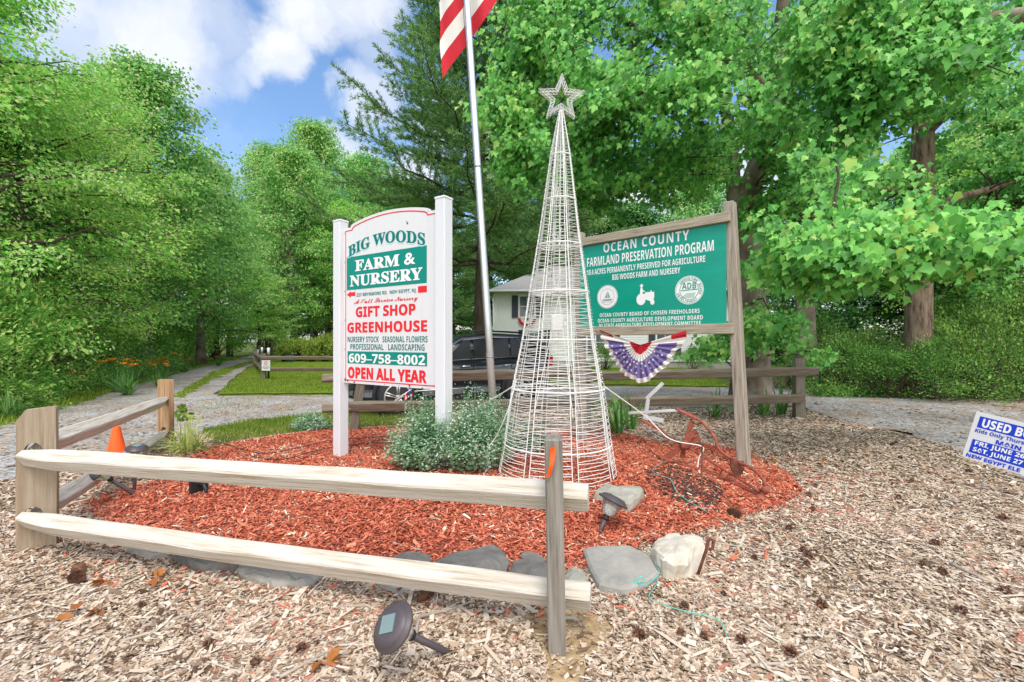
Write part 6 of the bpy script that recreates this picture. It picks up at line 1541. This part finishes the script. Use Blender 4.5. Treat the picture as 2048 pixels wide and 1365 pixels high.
def pine_cone():
    r = np.random.default_rng(4); n = 130; t = (np.arange(n) + .5) / n; a = np.arange(n) * 2.39996; ra = .024 * np.sin(pi * (t * .85 + .12)); d = np.stack([np.cos(a), np.sin(a), np.full(n, .45)], -1)
    return leaf_mesh('pine_cone', np.stack([ra * np.cos(a) * .5, ra * np.sin(a) * .5, t * .12], -1), d, np.stack([-np.cos(a), -np.sin(a), np.full(n, 1.2)], -1), ra * .85 + .006, 'round', 'cone_brown', width=np.full(n, .024))
PCm = pine_cone()
for (px, py, rz, lb) in ((1455, 1030, .4, 'pine cone at the right tip of the red mulch bed'), (140, 1165, 1.2, 'long pine cone on the chips below the left fence post'), (832, 1212, 2.4, 'pine cone under the lower rail above the fallen lamp'), (160, 1160, 4, 'second pine cone beside the long one at lower left')):
    tag(link('pine_cone', PCm, None, T(G(px, py) + V((0, 0, .03))) @ M.Rotation(rz, 4, 'Z') @ M.Rotation(R(82), 4, 'X')), lb, 'pine cone', 'pine cones on the ground')
def dead_leaf(seed):
    r = np.random.default_rng(seed); me = leaf_mesh('dead_leaf', np.zeros((3, 3)) + r.normal(0, .018, (3, 3)), r.normal(0, 1, (3, 3)) * np.array([1, 1, .35]), np.array([0, 0, 1.]) + r.normal(0, .5, (3, 3)), .06, 'maple', 'dead_leaf'); return me
DLm = [dead_leaf(s) for s in range(3)]
for i, (px, py) in enumerate(((205, 1175), (322, 1165), (125, 1240), (193, 1238), (1548, 925), (1637, 930), (1634, 810), (660, 1340), (1330, 885))):
    tag(link('dead_leaf', DLm[i % 3], None, T(G(px, py) + V((0, 0, .028))) @ M.Rotation(i * 1.9, 4, 'Z')), 'curled orange-brown dead leaf lying on the wood chips', 'leaf', 'dead orange leaves on the chips')
def stick(pts, ra, label, m='twig', lift=.018):
    q = []
    for i in range(len(pts) - 1):
        a, b = G(*pts[i]), G(*pts[i + 1])
        for k in range(4): p = a.lerp(b, k / 4); q.append(p + V((mnoise.noise(p * 9) * .008, mnoise.noise(p * 9 + V((4, 4, 4))) * .008, lift + mnoise.noise(p * 6) * .008)))
    q.append(G(*pts[-1]) + V((0, 0, lift))); n = len(q)
    tag(MB().tube(q, [ra * (1 - .55 * k / n) for k in range(n)], 7).build('stick', m), label, 'stick', 'sticks lying on the chips and mulch')
stick([(832, 1290), (838, 1245), (930, 1215), (948, 1210)], .0095, 'thick pale bent stick behind the fallen solar lamp')
stick([(784, 1089), (810, 1100), (846, 1106)], .008, 'short pale stick on the mulch above the dark slates')
stick([(1385, 1265), (1388, 1210), (1410, 1175), (1416, 1148)], .006, 'curving pale twig below the iron hook')
stick([(1430, 1090), (1520, 1105), (1610, 1130), (1700, 1145)], .006, 'long thin twig on the chips right of the hook')
stick([(1690, 1010), (1692, 975), (1682, 950), (1690, 918)], .005, 'thin upright looking twig in the middle of the right chips')
stick([(1812, 1060), (1850, 1075), (1856, 1100)], .005, 'forked pale twig in the right chips')
stick([(620, 1240), (680, 1222), (760, 1215)], .006, 'pale twig left of the fallen solar lamp')
stick([(1880, 1000), (1930, 1030), (1990, 1040)], .007, 'pale stick below the yard sign')
stick([(1200, 1075), (1250, 1082), (1265, 1092)], .005, 'thin twig on the mulch above the big grey slab')
stick([(1900, 1135), (1960, 1160), (2005, 1180)], .010, 'broad pale splinter at the right edge')
stick([(1275, 1010), (1300, 1020), (1325, 1022)], .006, 'short pale stick right of the wedge shaped rock')
stick([(240, 1290), (300, 1275), (360, 1240), (440, 1225)], .007, 'long pale twig at the lower left')
stick([(560, 1365), (620, 1330), (690, 1290)], .007, 'pale twig at the bottom left of the fallen lamp')
stick([(1500, 1340), (1580, 1330), (1640, 1300)], .007, 'pale twig at the bottom right')
rope('jute_string', [P(440, 1063, 2.62), P(437, 1100, 2.56), P(432, 1135, 2.6), G(418, 1185) + V((0, 0, .01)), G(408, 1215) + V((0, 0, .01))], .0022, 'twig', 'pale string hanging over the lower front rail', 'string')
